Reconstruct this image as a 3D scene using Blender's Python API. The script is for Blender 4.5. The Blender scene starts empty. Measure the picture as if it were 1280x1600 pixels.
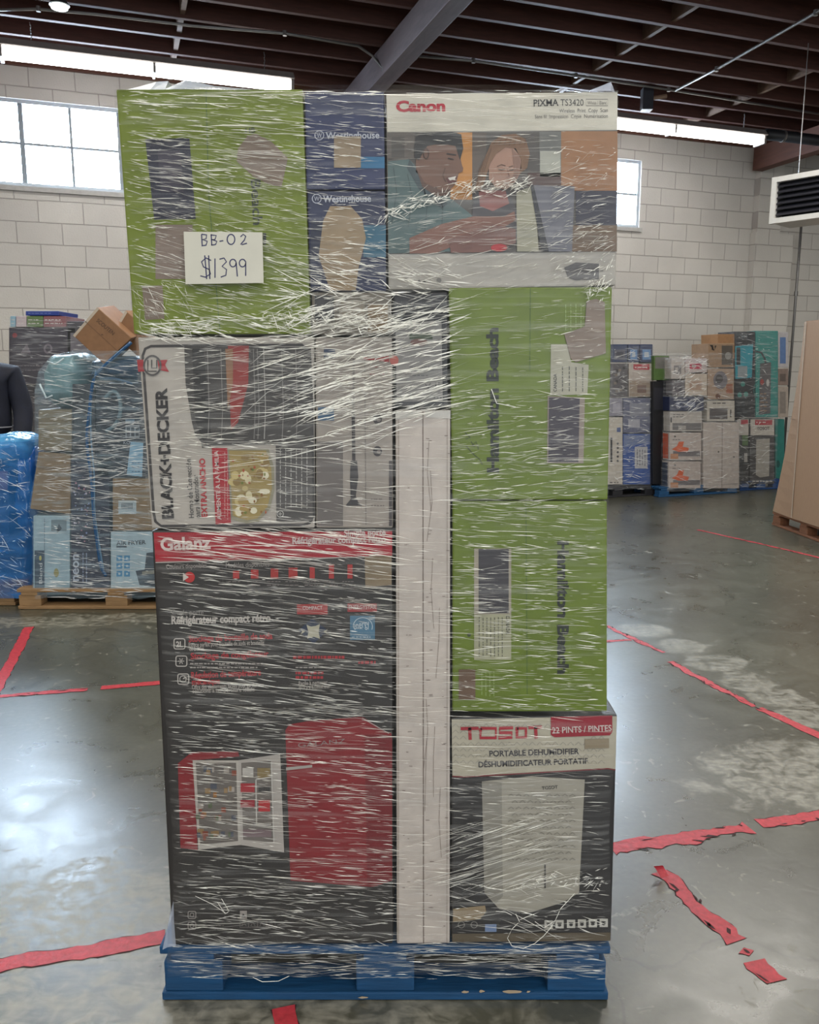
import bpy, bmesh, math, random
from mathutils import Vector, Matrix
random.seed(7)
S = bpy.context.scene
COL = S.collection

# ------------------------------------------------------------ camera, world, lights, exposure
CAMH = 1.45; TILT = math.radians(9.7); F = 1280.0; A = math.radians(19.5)
cd = bpy.data.cameras.new('camera'); cam = bpy.data.objects.new('camera', cd); COL.objects.link(cam)
cam.location = (0, 0, CAMH); cam.rotation_euler = (math.pi/2 - TILT, 0, 0)
cd.sensor_fit = 'HORIZONTAL'; cd.sensor_width = 36; cd.lens = 36; cd.clip_start = 0.05
S.camera = cam
S.view_settings.view_transform = 'Standard'; S.view_settings.look = 'None'
S.view_settings.gamma = 1; S.view_settings.use_curve_mapping = False
S.view_settings.exposure = 0.0
LIGHT_GAIN = 1.35
wd = bpy.data.worlds.new('world'); S.world = wd; wd.use_nodes = True
bg = wd.node_tree.nodes['Background']; bg.inputs[0].default_value = (.80, .90, 1, 1); bg.inputs[1].default_value = 0.5

def W(u, v, z): return Vector((u*math.cos(A) - v*math.sin(A), u*math.sin(A) + v*math.cos(A), z))
def UV(P): return (P[0]*math.cos(A) + P[1]*math.sin(A), -P[0]*math.sin(A) + P[1]*math.cos(A))
UD = Vector((math.cos(A), math.sin(A), 0)); VD = Vector((-math.sin(A), math.cos(A), 0))

def area(name, loc, rot, sx, sy, power, col=(1, 1, 1)):
    l = bpy.data.lights.new(name, 'AREA'); l.shape = 'RECTANGLE'; l.size = sx; l.size_y = sy
    l.energy = power*LIGHT_GAIN; l.color = col
    o = bpy.data.objects.new(name, l); COL.objects.link(o); o.location = loc; o.rotation_euler = rot
    return o
# unseen broad cool fill light behind the photographer, aimed at the stack
area('rear_fill_light', W(0.5, -5.6, 2.1), (math.pi/2, 0, A), 6.5, 3.6, 190, (.90, .96, 1))
# out-of-frame ceiling strip rows; the forward row is added to brighten the back wall
for u0 in (-3.2, 0.5, 5.0, 9.0):
    for v0, pw0 in ((5.2, 54), (2.6, 40), (-.4, 40), (-3.4, 40)):
        area('unseen_ceiling_light', W(u0, v0, 4.10), (0, 0, A), 2.3, .35, pw0, (1, .96, .88))

# ------------------------------------------------------------ ray helpers (photo pixels -> points on real planes)
CP = Vector((0, 0, CAMH))
def ray(x, y):
    a = (x-640)/F; v = (y-800)/F
    return Vector((a, math.cos(TILT) - v*math.sin(TILT), -math.sin(TILT) - v*math.cos(TILT)))
class Face:
    def __init__(s, P, n): s.P = Vector(P); s.n = Vector(n).normalized()
    def p(s, x, y, off=0.0):
        d = ray(x, y); P = s.P + s.n*off
        return CP + d*((P-CP).dot(s.n)/d.dot(s.n))
def floor_p(x, y, z=0.0): return Face((0, 0, z), (0, 0, 1)).p(x, y)

# ------------------------------------------------------------ materials
MC = {}
KA = .70   # card and wood albedos against the sampled display colours
def lin(c):
    c = c/255.0
    return c/12.92 if c < .04045 else ((c+.055)/1.055)**2.4
def rgb(c): return (lin(c[0]), lin(c[1]), lin(c[2]), 1)
def M(c, rough=.55, var=.10, bump=0.0, metal=0.0, scale=25, name=None, stretch=None):
    key = (c, rough, var, bump, metal, scale, stretch)
    if key in MC: return MC[key]
    m = bpy.data.materials.new(name or 'card_%02x%02x%02x' % c); m.use_nodes = True
    nt = m.node_tree; b = nt.nodes['Principled BSDF']
    b.inputs['Roughness'].default_value = rough; b.inputs['Metallic'].default_value = metal
    tc = nt.nodes.new('ShaderNodeTexCoord'); nz = nt.nodes.new('ShaderNodeTexNoise')
    nz.inputs['Scale'].default_value = scale; nz.inputs['Detail'].default_value = 4
    src = tc.outputs['Object']
    if stretch:
        mp = nt.nodes.new('ShaderNodeMapping'); mp.inputs['Scale'].default_value = stretch
        nt.links.new(src, mp.inputs[0]); src = mp.outputs[0]
    nt.links.new(src, nz.inputs['Vector'])
    r = nt.nodes.new('ShaderNodeMapRange'); r.inputs[1].default_value = .3; r.inputs[2].default_value = .7
    r.inputs[3].default_value = 1-var; r.inputs[4].default_value = 1+var*.6
    nt.links.new(nz.outputs[0], r.inputs[0])
    mx = nt.nodes.new('ShaderNodeVectorMath'); mx.operation = 'SCALE'; mx.inputs[0].default_value = [k*KA for k in rgb(c)[:3]]
    nt.links.new(r.outputs[0], mx.inputs['Scale']); nt.links.new(mx.outputs[0], b.inputs['Base Color'])
    if bump:
        bp = nt.nodes.new('ShaderNodeBump'); bp.inputs['Strength'].default_value = bump; bp.inputs['Distance'].default_value = .01
        nt.links.new(nz.outputs[0], bp.inputs['Height']); nt.links.new(bp.outputs[0], b.inputs['Normal'])
    MC[key] = m; return m
def emis(name, col, st):
    m = bpy.data.materials.new(name); m.use_nodes = True; b = m.node_tree.nodes['Principled BSDF']
    b.inputs['Base Color'].default_value = (.9, .9, .9, 1)
    b.inputs['Emission Color'].default_value = (*col, 1); b.inputs['Emission Strength'].default_value = st
    return m
def film_mat(name, tint, base, hazy, scale, bump=.6, colmul=(1, 1, 1)):
    """clear stretch film: mostly see-through, glossy, with fine pulled creases along its own winding direction"""
    m = bpy.data.materials.new(name); m.use_nodes = True; nt = m.node_tree; nt.nodes.clear()
    N = nt.nodes.new; L = nt.links.new
    out = N('ShaderNodeOutputMaterial'); mix = N('ShaderNodeMixShader'); tr = N('ShaderNodeBsdfTransparent'); tr.inputs[0].default_value = (*colmul, 1)
    pb = N('ShaderNodeBsdfPrincipled'); pb.inputs['Base Color'].default_value = (*tint, 1); pb.inputs['Roughness'].default_value = .16
    pb.inputs['Specular IOR Level'].default_value = .9
    tc = N('ShaderNodeTexCoord'); mp = N('ShaderNodeMapping'); mp.inputs['Scale'].default_value = scale
    mp.inputs['Rotation'].default_value = (0, math.radians(4), 0)
    L(tc.outputs['Object'], mp.inputs[0])
    nz = N('ShaderNodeTexNoise'); nz.inputs['Scale'].default_value = 1; nz.inputs['Detail'].default_value = 5; nz.inputs['Distortion'].default_value = .6
    L(mp.outputs[0], nz.inputs['Vector'])
    bp = N('ShaderNodeBump'); bp.inputs['Strength'].default_value = bump; bp.inputs['Distance'].default_value = .004
    L(nz.outputs[0], bp.inputs['Height']); L(bp.outputs[0], pb.inputs['Normal'])
    mr = N('ShaderNodeMapRange'); mr.inputs[1].default_value = .50; mr.inputs[2].default_value = .80
    mr.inputs[3].default_value = base; mr.inputs[4].default_value = hazy
    L(nz.outputs[0], mr.inputs[0])
    L(mr.outputs[0], mix.inputs[0]); L(tr.outputs[0], mix.inputs[1]); L(pb.outputs[0], mix.inputs[2]); L(mix.outputs[0], out.inputs[0])
    return m
def crease_glint_mat(name, col, alpha):  # fold material with the film's glints put into its pale colour
    m = bpy.data.materials.new(name); m.use_nodes = True; b = m.node_tree.nodes['Principled BSDF']
    b.inputs['Base Color'].default_value = (*col, 1); b.inputs['Roughness'].default_value = .22
    b.inputs['Alpha'].default_value = alpha; b.inputs['Specular IOR Level'].default_value = 1.0
    return m

# ------------------------------------------------------------ mesh builder
class MB:
    def __init__(s): s.v = []; s.f = []; s.m = []; s.mats = []; s.smooth = False; s.pieces = []
    def mi(s, m):
        if m not in s.mats: s.mats.append(m)
        return s.mats.index(m)
    def add(s, vs, fs, m):
        b = len(s.v); s.v += [Vector(p) for p in vs]; i = s.mi(m)
        fa = len(s.f)
        for f in fs: s.f.append([b+k for k in f]); s.m.append(i)
        s.pieces.append((b, len(s.v), fa, len(s.f)))
    def box(s, x0, x1, y0, y1, z0, z1, m, fn=None):
        vs = [(x, y, z) for z in (z0, z1) for y in (y0, y1) for x in (x0, x1)]
        if fn: vs = [fn(*p) for p in vs]
        s.add(vs, [(0, 2, 3, 1), (4, 5, 7, 6), (0, 1, 5, 4), (2, 6, 7, 3), (0, 4, 6, 2), (1, 3, 7, 5)], m)
    def prism(s, front, back, m):
        n = len(front); vs = list(front)+list(back)
        fs = [tuple(range(n)), tuple(range(2*n-1, n-1, -1))]+[(i, i+n, (i+1) % n+n, (i+1) % n) for i in range(n)]
        s.add(vs, fs, m)
    def tube(s, pts, r, m, n=8, cap=True):
        pts = [Vector(p) for p in pts]; rings = []
        for i, p in enumerate(pts):
            d = (pts[min(i+1, len(pts)-1)] - pts[max(i-1, 0)])
            d = d.normalized() if d.length > 1e-9 else Vector((0, 0, 1))
            up = Vector((0, 0, 1)) if abs(d.z) < .9 else Vector((1, 0, 0))
            a = d.cross(up).normalized(); b = d.cross(a)
            rr = r[i] if isinstance(r, (list, tuple)) else r
            rings.append([p + a*math.cos(t)*rr + b*math.sin(t)*rr for t in [2*math.pi*k/n for k in range(n)]])
        vs = [q for R_ in rings for q in R_]; fs = []
        for i in range(len(rings)-1):
            for k in range(n): fs.append((i*n+k, i*n+(k+1) % n, (i+1)*n+(k+1) % n, (i+1)*n+k))
        if cap: fs += [tuple(range(n-1, -1, -1)), tuple(range((len(rings)-1)*n, len(rings)*n))]
        s.add(vs, fs, m)
    def build(s, name, parent=None, inv=None, bevel=0, rot=None, loc=None, smooth=None):
        me = bpy.data.meshes.new(name)
        vs = [inv @ p for p in s.v] if inv is not None else s.v
        me.from_pydata([tuple(p) for p in vs], [], s.f)
        for m in s.mats: me.materials.append(m)
        me.polygons.foreach_set('material_index', s.m)
        sm = s.smooth if smooth is None else smooth
        if sm: me.polygons.foreach_set('use_smooth', [True]*len(s.f))
        me.update()
        bm = bmesh.new(); bm.from_mesh(me)
        if bevel:
            bmesh.ops.recalc_face_normals(bm, faces=bm.faces)
            bmesh.ops.bevel(bm, geom=list(bm.edges), offset=bevel, segments=2, affect='EDGES', profile=.6)
        elif len(bm.faces) < 20000 and any(len(e.link_faces) == 2 for e in bm.edges):
            bmesh.ops.recalc_face_normals(bm, faces=bm.faces)
        bm.to_mesh(me); bm.free()
        o = bpy.data.objects.new(name, me); COL.objects.link(o)
        if parent is not None: o.parent = parent
        if rot is not None: o.rotation_euler = (0, 0, rot)
        if loc is not None: o.location = loc
        return o
def tag(o, label=None, cat=None, group=None, kind=None):
    if label: o['label'] = label
    if cat: o['category'] = cat
    if group: o['group'] = group
    if kind: o['kind'] = kind
    return o
class Thing:
    def __init__(s, name, label, cat, loc, rot=0.0, group=None):
        s.e = bpy.data.objects.new(name, None); COL.objects.link(s.e); s.e.empty_display_size = .1
        s.e.location = loc; s.e.rotation_euler = (0, 0, rot)
        tag(s.e, label, cat, group)
        s.M = Matrix.Translation(Vector(loc)) @ Matrix.Rotation(rot, 4, 'Z'); s.inv = s.M.inverted()
    def part(s, mb, name, world=True, parent=None, bevel=0, label=None, smooth=None):
        o = mb.build(name, parent or s.e, s.inv if world else None, bevel=bevel, smooth=smooth)
        if label: o['label'] = label
        return o
def copy_tree(o, parent=None):
    c = o.copy(); COL.objects.link(c); c.parent = parent
    for ch in [k for k in bpy.data.objects if k.parent == o]: copy_tree(ch, c)
    return c

# ------------------------------------------------------------ lettering
TCACHE = {}
def text_geo(s, bold=0.0):
    k = (s, bold)
    if k in TCACHE: return TCACHE[k]
    cu = bpy.data.curves.new('t', 'FONT'); cu.body = s; cu.offset = bold; cu.resolution_u = 3
    ob = bpy.data.objects.new('t', cu); COL.objects.link(ob)
    dg = bpy.context.evaluated_depsgraph_get(); dg.update()
    me = bpy.data.meshes.new_from_object(ob.evaluated_get(dg))
    vs = [(v.co.x, v.co.y) for v in me.vertices]; fs = [tuple(p.vertices) for p in me.polygons]
    bpy.data.objects.remove(ob); bpy.data.curves.remove(cu); bpy.data.meshes.remove(me)
    x0 = min(v[0] for v in vs); x1 = max(v[0] for v in vs); y1 = max(v[1] for v in vs)
    TCACHE[k] = ([((v[0]-x0)/(x1-x0), v[1]/y1) for v in vs], fs); return TCACHE[k]
def circ(cx, cy, rx, ry=None, n=24, a0=0, a1=360):
    ry = ry or rx
    return [(cx+rx*math.cos(math.radians(a0+(a1-a0)*i/n)), cy+ry*math.sin(math.radians(a0+(a1-a0)*i/n))) for i in range(n if a1-a0 == 360 else n+1)]
def rrect(x0, y0, x1, y1, r):
    P = []
    for cx, cy, a in ((x1-r, y0+r, -90), (x1-r, y1-r, 0), (x0+r, y1-r, 90), (x0+r, y0+r, 180)):
        P += [(cx+r*math.cos(math.radians(a+t)), cy+r*math.sin(math.radians(a+t))) for t in (0, 30, 60, 90)]
    return P
LAYER = .0006
def clusters(mb, gap=.012):
    """split printed matter into its separate marks: pieces that lie closer than gap stay together"""
    par = list(range(len(mb.pieces)))
    def find(i):
        while par[i] != i: par[i] = par[par[i]]; i = par[i]
        return i
    bb = []
    for a, e, fa, fe in mb.pieces:
        vs = mb.v[a:e]; bb.append([min(p[k] for p in vs)-gap/2 for k in range(3)]+[max(p[k] for p in vs)+gap/2 for k in range(3)])
    for i in range(len(bb)):
        for j in range(i):
            if all(bb[i][k] <= bb[j][k+3] and bb[j][k] <= bb[i][k+3] for k in range(3)): par[find(i)] = find(j)
    gs = {}
    for i in range(len(bb)): gs.setdefault(find(i), []).append(i)
    if len(gs) > 14 or len(gs) == 1: return [mb]
    out = []
    for g in gs.values():
        o = MB()
        for i in g:
            a, e, fa, fe = mb.pieces[i]; b = len(o.v); o.v += mb.v[a:e]
            for f in range(fa, fe): o.f.append([q_-a+b for q_ in mb.f[f]]); o.m.append(o.mi(mb.mats[mb.m[f]]))
        out.append(o)
    return out
class Printed:
    """a carton (or other thing) whose printed matter is laid on one of its faces"""
    def __init__(s, thing, face): s.t = thing; s.face = face; s.parts = {}; s.nest = {}
    def mb(s, part):
        if part not in s.parts: s.parts[part] = MB()
        return s.parts[part]
    def poly(s, part, pts, c, layer=1, rough=.5, face=None):
        f = face or s.face
        s.mb(part).add([f.p(x, y, LAYER*layer) for x, y in pts], [tuple(range(len(pts)))], M(c, rough) if isinstance(c, tuple) else c); return s
    def rect(s, part, x0, y0, x1, y1, c, layer=1, **k): return s.poly(part, [(x0, y0), (x1, y0), (x1, y1), (x0, y1)], c, layer, **k)
    def stroke(s, part, pts, w, c, layer=1, closed=False, face=None):
        f = face or s.face; n = len(pts); L = []; R_ = []
        for i in range(n):
            if closed: a = pts[i-1]; b = pts[(i+1) % n]
            else: a = pts[max(i-1, 0)]; b = pts[min(i+1, n-1)]
            dx, dy = b[0]-a[0], b[1]-a[1]; l = math.hypot(dx, dy) or 1
            nx, ny = -dy/l*w/2, dx/l*w/2
            L.append((pts[i][0]+nx, pts[i][1]+ny)); R_.append((pts[i][0]-nx, pts[i][1]-ny))
        vs = [f.p(x, y, LAYER*layer) for x, y in L+R_]
        rng = range(n) if closed else range(n-1)
        s.mb(part).add(vs, [(i, (i+1) % n, (i+1) % n+n, i+n) for i in rng], M(c)); return s
    def text(s, part, txt, x0, y0, x1, y1, H, c, layer=2, bold=0.0, face=None):
        f = face or s.face; vs, fs = text_geo(txt, bold); dx, dy = x1-x0, y1-y0; L = math.hypot(dx, dy); ux, uy = dy/L, -dx/L
        s.mb(part).add([f.p(x0+a*dx+ux*b*H, y0+a*dy+uy*b*H, LAYER*layer) for a, b in vs], fs, M(c)); return s
    def fine(s, part, x0, y0, x1, y1, c, n=3, h=1.6, layer=2, vertical=False, seed=1):
        """rows of fine print too small to read in the photo: broken dashes"""
        rnd = random.Random(seed*97+int(x0)*13+int(y0))
        for i in range(n):
            if vertical:
                x = x0+(x1-x0)*(i+.5)/n; y = y0+rnd.random()*2
                while y < y1-2:
                    l = rnd.uniform(2, 7); s.rect(part, x-h/2, y, x+h/2, min(y+l, y1), c, layer); y += l+rnd.uniform(1, 2)
            else:
                y = y0+(y1-y0)*(i+.5)/n; x = x0
                e = x1-(x1-x0)*rnd.random()*.25
                while x < e-2:
                    l = rnd.uniform(2, 7); s.rect(part, x, y-h/2, min(x+l, e), y+h/2, c, layer); x += l+rnd.uniform(1, 2)
        return s
    def done(s):
        made = {}
        for k, mb in sorted(s.parts.items(), key=lambda e: e[0] in s.nest):
            for g in clusters(mb): made[k] = s.t.part(g, k.split('#')[0], smooth=False, parent=made.get(s.nest.get(k)))
        return s
def carton(name, label, face, quad, depth, c, dvec=None, group=None, cat='box', rough=.5, side=None, bev=.004, inset=0):
    """quad: tl, tr, br, bl in photo pixels on the face plane"""
    fr = [face.p(*q) for q in quad]; dv = (dvec or -face.n)*depth; bk = [p+dv for p in fr]
    base = (fr[2]+fr[3]+bk[2]+bk[3])/4
    t = Thing(name, label, cat, base, group=group)
    m = MB(); m.prism(fr, bk, M(c, rough, .12, .05))
    t.part(m, 'carton', bevel=bev)
    return Printed(t, face)
def q(x0, y0, x1, y1): return [(x0, y0), (x1, y0), (x1, y1), (x0, y1)]

# ------------------------------------------------------------ the setting
UW0, UW1, VB, VF, ZC = -6.0, 12.5, -6.0, 9.2, 4.30
def nodes_mat(name):
    m = bpy.data.materials.new(name); m.use_nodes = True; nt = m.node_tree
    return m, nt, nt.nodes['Principled BSDF'], nt.nodes.new, nt.links.new
def block_wall(name='painted_block', axis='x'):
    m, nt, b, N, L = nodes_mat(name)
    tc = N('ShaderNodeTexCoord'); sp = N('ShaderNodeSeparateXYZ'); cb = N('ShaderNodeCombineXYZ'); L(tc.outputs['Object'], sp.inputs[0])
    L(sp.outputs[0 if axis == 'x' else 1], cb.inputs[0]); L(sp.outputs[2], cb.inputs[1])
    nz0 = N('ShaderNodeTexNoise'); nz0.inputs['Scale'].default_value = 3; L(tc.outputs['Object'], nz0.inputs['Vector'])
    ws = N('ShaderNodeVectorMath'); ws.operation = 'SCALE'; ws.inputs['Scale'].default_value = .012; L(nz0.outputs[1], ws.inputs[0])
    va = N('ShaderNodeVectorMath'); L(cb.outputs[0], va.inputs[0]); L(ws.outputs[0], va.inputs[1])
    br = N('ShaderNodeTexBrick'); L(va.outputs[0], br.inputs['Vector'])
    br.inputs['Scale'].default_value = 1; br.inputs['Brick Width'].default_value = .415; br.inputs['Row Height'].default_value = .208
    br.inputs['Mortar Size'].default_value = .006; br.inputs['Mortar Smooth'].default_value = .5; br.offset = .5
    br.inputs['Color1'].default_value = rgb((194, 189, 182)); br.inputs['Color2'].default_value = rgb((200, 195, 187)); br.inputs['Mortar'].default_value = rgb((168, 161, 155))
    nz = N('ShaderNodeTexNoise'); nz.inputs['Scale'].default_value = 60; nz.inputs['Detail'].default_value = 6; L(tc.outputs['Object'], nz.inputs['Vector'])
    nl = N('ShaderNodeTexNoise'); nl.inputs['Scale'].default_value = 1.3; nl.inputs['Detail'].default_value = 5; L(tc.outputs['Object'], nl.inputs['Vector'])
    mr = N('ShaderNodeMapRange'); mr.inputs[1].default_value = .3; mr.inputs[2].default_value = .7; mr.inputs[3].default_value = .88; mr.inputs[4].default_value = 1.05; L(nl.outputs[0], mr.inputs[0])
    sc = N('ShaderNodeVectorMath'); sc.operation = 'SCALE'; L(br.outputs[0], sc.inputs[0]); L(mr.outputs[0], sc.inputs['Scale']); L(sc.outputs[0], b.inputs['Base Color'])
    ad = N('ShaderNodeMath'); ad.operation = 'MULTIPLY_ADD'; ad.inputs[1].default_value = -1.0; L(br.outputs['Fac'], ad.inputs[0])
    ml = N('ShaderNodeMath'); ml.operation = 'MULTIPLY'; ml.inputs[1].default_value = .35; L(nz.outputs[0], ml.inputs[0]); L(ml.outputs[0], ad.inputs[2])
    bp = N('ShaderNodeBump'); bp.inputs['Strength'].default_value = .7; bp.inputs['Distance'].default_value = .012; L(ad.outputs[0], bp.inputs['Height']); L(bp.outputs[0], b.inputs['Normal'])
    b.inputs['Roughness'].default_value = .6
    return m
def concrete():
    m, nt, b, N, L = nodes_mat('polished_concrete')
    tc = N('ShaderNodeTexCoord'); P = tc.outputs['Object']
    def noise(sc, det=6, dist=0):
        n = N('ShaderNodeTexNoise'); n.inputs['Scale'].default_value = sc; n.inputs['Detail'].default_value = det; n.inputs['Distortion'].default_value = dist; L(P, n.inputs['Vector']); return n.outputs[0]
    def mr(x, a, bb, c, d):
        n = N('ShaderNodeMapRange'); n.inputs[1].default_value = a; n.inputs[2].default_value = bb; n.inputs[3].default_value = c; n.inputs[4].default_value = d; L(x, n.inputs[0]); return n.outputs[0]
    def op(o, x, y):
        n = N('ShaderNodeMath'); n.operation = o
        for i, k in enumerate((x, y)):
            if isinstance(k, (int, float)): n.inputs[i].default_value = k
            else: L(k, n.inputs[i])
        return n.outputs[0]
    n1 = noise(.8, 7, .4); n2 = noise(5, 9, 1.2); n3 = noise(45, 6); n4 = noise(14, 10, 1.5)
    sm = N('ShaderNodeMapping'); sm.inputs['Rotation'].default_value = (0, 0, .35); sm.inputs['Scale'].default_value = (9, 34, 1); L(P, sm.inputs[0])
    sn = N('ShaderNodeTexNoise'); sn.inputs['Scale'].default_value = 1; sn.inputs['Detail'].default_value = 9; sn.inputs['Distortion'].default_value = 1.2; L(sm.outputs[0], sn.inputs['Vector']); streak = sn.outputs[0]
    # worn areas where the sealer has gone: ragged ellipses (x, y, rx, ry) on the floor
    worn = None
    for cx, cy, rx, ry in WORN:
        vm = N('ShaderNodeVectorMath'); vm.operation = 'SUBTRACT'; L(P, vm.inputs[0]); vm.inputs[1].default_value = (cx, cy, 0)
        dv = N('ShaderNodeVectorMath'); dv.operation = 'DIVIDE'; L(vm.outputs[0], dv.inputs[0]); dv.inputs[1].default_value = (rx, ry, 1)
        ln = N('ShaderNodeVectorMath'); ln.operation = 'LENGTH'; L(dv.outputs[0], ln.inputs[0])
        e = op('ADD', ln.outputs['Value'], mr(n2, .3, .7, -.35, .35))
        k = mr(e, .85, 1.08, 1, 0); worn = k if worn is None else op('MAXIMUM', worn, k)
    worn = op('MULTIPLY', worn, mr(op('MULTIPLY_ADD', n4, .6) if False else op('ADD', op('MULTIPLY', n4, .6), op('MULTIPLY', streak, .4)), .40, .60, .05, 1))
    flecks = mr(n4, .64, .70, 0, .7); worn = op('MAXIMUM', worn, flecks)
    c1 = N('ShaderNodeMixRGB'); c1.inputs[1].default_value = rgb((58, 57, 47)); c1.inputs[2].default_value = rgb((80, 79, 67)); L(mr(n1, .35, .65, 0, 1), c1.inputs[0])
    c2 = N('ShaderNodeMixRGB'); L(worn, c2.inputs[0]); L(c1.outputs[0], c2.inputs[1]); c2.inputs[2].default_value = rgb((128, 125, 112))
    c3 = N('ShaderNodeVectorMath'); c3.operation = 'SCALE'; L(c2.outputs[0], c3.inputs[0]); L(op('MULTIPLY', mr(n2, .3, .7, .86, 1.1), mr(n3, .3, .7, .84, 1.12)), c3.inputs['Scale'])
    # fine cracks
    vo = N('ShaderNodeTexVoronoi'); vo.feature = 'DISTANCE_TO_EDGE'; vo.inputs['Scale'].default_value = .33
    dn = N('ShaderNodeTexNoise'); dn.inputs['Scale'].default_value = 2.2; dn.inputs['Detail'].default_value = 6; L(P, dn.inputs['Vector'])
    dm = N('ShaderNodeVectorMath'); dm.operation = 'MULTIPLY_ADD'; dm.inputs[1].default_value = (.5, .5, 0); L(dn.outputs[1], dm.inputs[0]); L(P, dm.inputs[2]); L(dm.outputs[0], vo.inputs['Vector'])
    ck = mr(vo.outputs['Distance'], .0006, .0022, .62, 1)
    c4 = N('ShaderNodeVectorMath'); c4.operation = 'SCALE'; L(c3.outputs[0], c4.inputs[0]); L(ck, c4.inputs['Scale'])
    L(c4.outputs[0], b.inputs['Base Color'])
    L(op('ADD', op('MULTIPLY', worn, .20), mr(n2, .3, .7, .26, .35)), b.inputs['Roughness'])
    b.inputs['Specular IOR Level'].default_value = 1.0
    bp = N('ShaderNodeBump'); bp.inputs['Strength'].default_value = .07; bp.inputs['Distance'].default_value = .006
    L(op('ADD', n4, op('MULTIPLY', n3, .4)), bp.inputs['Height']); L(bp.outputs[0], b.inputs['Normal'])
    return m
WORN = []
for (x, y, rx, ry) in ((90, 1500, 1.0, .42), (330, 1590, .75, .20), (1270, 1215, .40, .28), (1010, 985, .16, .13), (1070, 1010, .14, .13), (1120, 1036, .14, .13), (1170, 1064, .14, .13), (1215, 1092, .14, .13), (1262, 1118, .16, .13), (60, 972, .6, .10), (200, 966, .5, .10)):
    P = floor_p(x, y); WORN.append((P.x, P.y, rx, ry))
m = MB(); cn = concrete()
cs = [W(UW0, VB, 0), W(UW1, VB, 0), W(UW1, VF+.2, 0), W(UW0, VF+.2, 0)]
m.prism(cs, [p-Vector((0, 0, .2)) for p in cs], cn); tag(m.build('floor'), 'worn grey concrete warehouse floor', 'floor', kind='structure')

wallF = Face(W(0, VF, 0), -VD)
def wu(x, y): return UV(wallF.p(x, y))[0]
# window openings on the back wall: left edge, right edge
WIN = [(wu(-150, 230), wu(262, 230)), (wu(800, 300), wu(1001, 300))]
ZW0, ZW1 = 3.24, 4.04
blk = block_wall()
m = MB(); us = [UW0] + [k for w in WIN for k in w] + [UW1]
for i in range(0, len(us), 2): m.box(us[i], us[i+1], VF, VF+.2, 0, 4.75, blk)
for a, b in WIN: m.box(a, b, VF, VF+.2, 0, ZW0, blk); m.box(a, b, VF, VF+.2, ZW1, 4.75, blk)
pu0, pu1 = wu(1167, 450), wu(1226, 450)
m.box(pu0, pu1, VF-.10, VF, 0, 3.27, blk); m.box(pu0+.02, pu0+.40, VF-.10, VF, 3.27, 4.30, blk)
tag(m.build('wall_back', rot=A), 'white painted concrete block wall at the back', 'wall', kind='structure')
blk2 = block_wall('painted_block_side', 'y')
m = MB(); m.box(UW0-.2, UW0, VB, VF+.2, 0, 4.75, blk2); tag(m.build('wall_left', rot=A), 'white painted block wall to the left', 'wall', kind='structure')
m = MB(); m.box(UW1, UW1+.2, VB, VF+.2, 0, 4.75, blk2); tag(m.build('wall_right', rot=A), 'white painted block wall to the right', 'wall', kind='structure')

WFR = M((190, 196, 202), .4, .06)
PANE = emis('daylit_frosted_pane', (.64, .81, 1.0), 47)
def window(name, u0, u1, edges, label):
    o = MB(); fr = WFR
    v0, v1 = VF+.02, VF+.08
    o.box(u0, u1, v0, v1, ZW0, ZW0+.035, fr); o.box(u0, u1, v0, v1, ZW1-.035, ZW1, fr)
    o.box(u0, u0+.035, v0, v1, ZW0+.035, ZW1-.035, fr); o.box(u1-.035, u1, v0, v1, ZW0+.035, ZW1-.035, fr)
    root = o.build(name, rot=A); tag(root, label, 'window', kind='structure')
    s_ = MB(); s_.box(u0-.03, u1+.03, VF-.035, VF-.001, ZW0-.05, ZW0-.005, M((200, 196, 190), .5)); s_.build('sill', root)
    mu = MB(); zc = (ZW0+ZW1)/2
    edges = [u0+.035]+edges+[u1-.035]; cols = len(edges)-1
    for i, e in enumerate(edges[1:-1]): mu.box(e-(.022 if i % 2 == 0 else .013), e+(.022 if i % 2 == 0 else .013), v0+.005, v1-.01, ZW0+.035, ZW1-.035, M((150, 158, 166), .4, .06))
    mu.box(u0+.035, u1-.035, v0+.01, v1-.015, zc-.012, zc+.012, M((150, 158, 166), .4, .06)); mu.build('muntin', root)
    for i in range(cols):
        for z0, z1 in ((ZW0+.035, zc-.012), (zc+.012, ZW1-.035)):
            p = MB(); p.box(edges[i]+.006, edges[i+1]-.006, v1-.024, v1-.018, z0, z1, PANE); p.build('pane', root)
window('window_1', WIN[0][0], WIN[0][1], [wu(x, 230) for x in (-115, -40, 35, 112, 188)], 'wide bright steel window high in the left of the back wall')
window('window_2', WIN[1][0], WIN[1][1], [wu(x, 300) for x in (870, 930)], 'bright steel window high in the back wall right of the pallet stack')

# ceiling: deck, joists across, girders, blocking
WOOD = M((84, 48, 38), .75, .25, .2, scale=6, stretch=(1, 8, 8), name='dark_joist_wood')
DECK = M((44, 28, 26), .8, .2, .1, name='dark_roof_deck')
m = MB(); m.box(UW0-.2, UW1+.2, VB, VF+.2, 4.75, 4.95, DECK); ceil = m.build('ceiling', rot=A); tag(ceil, 'dark timber roof deck over open joists', 'ceiling', kind='structure')
JS = .406; JV = []
v = VF-.02-.045
k = 0
while v > 1.0:
    JV.append(v)
    if k > 0:
        j = MB(); j.box(UW0+.01, UW1-.01, v-.022, v+.022, ZC+.005, 4.745, WOOD); j.build('joist', ceil)
    v -= JS; k += 1
led = MB(); led.box(UW0+.01, UW1-.01, VF-.05, VF-.002, ZC+.03, ZC+.30, M((110, 66, 48), .7, .2, .2, scale=6, stretch=(1, 8, 8))); led.build('ledger_board', ceil)
BW = M((112, 86, 70), .75, .2, .1)
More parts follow.
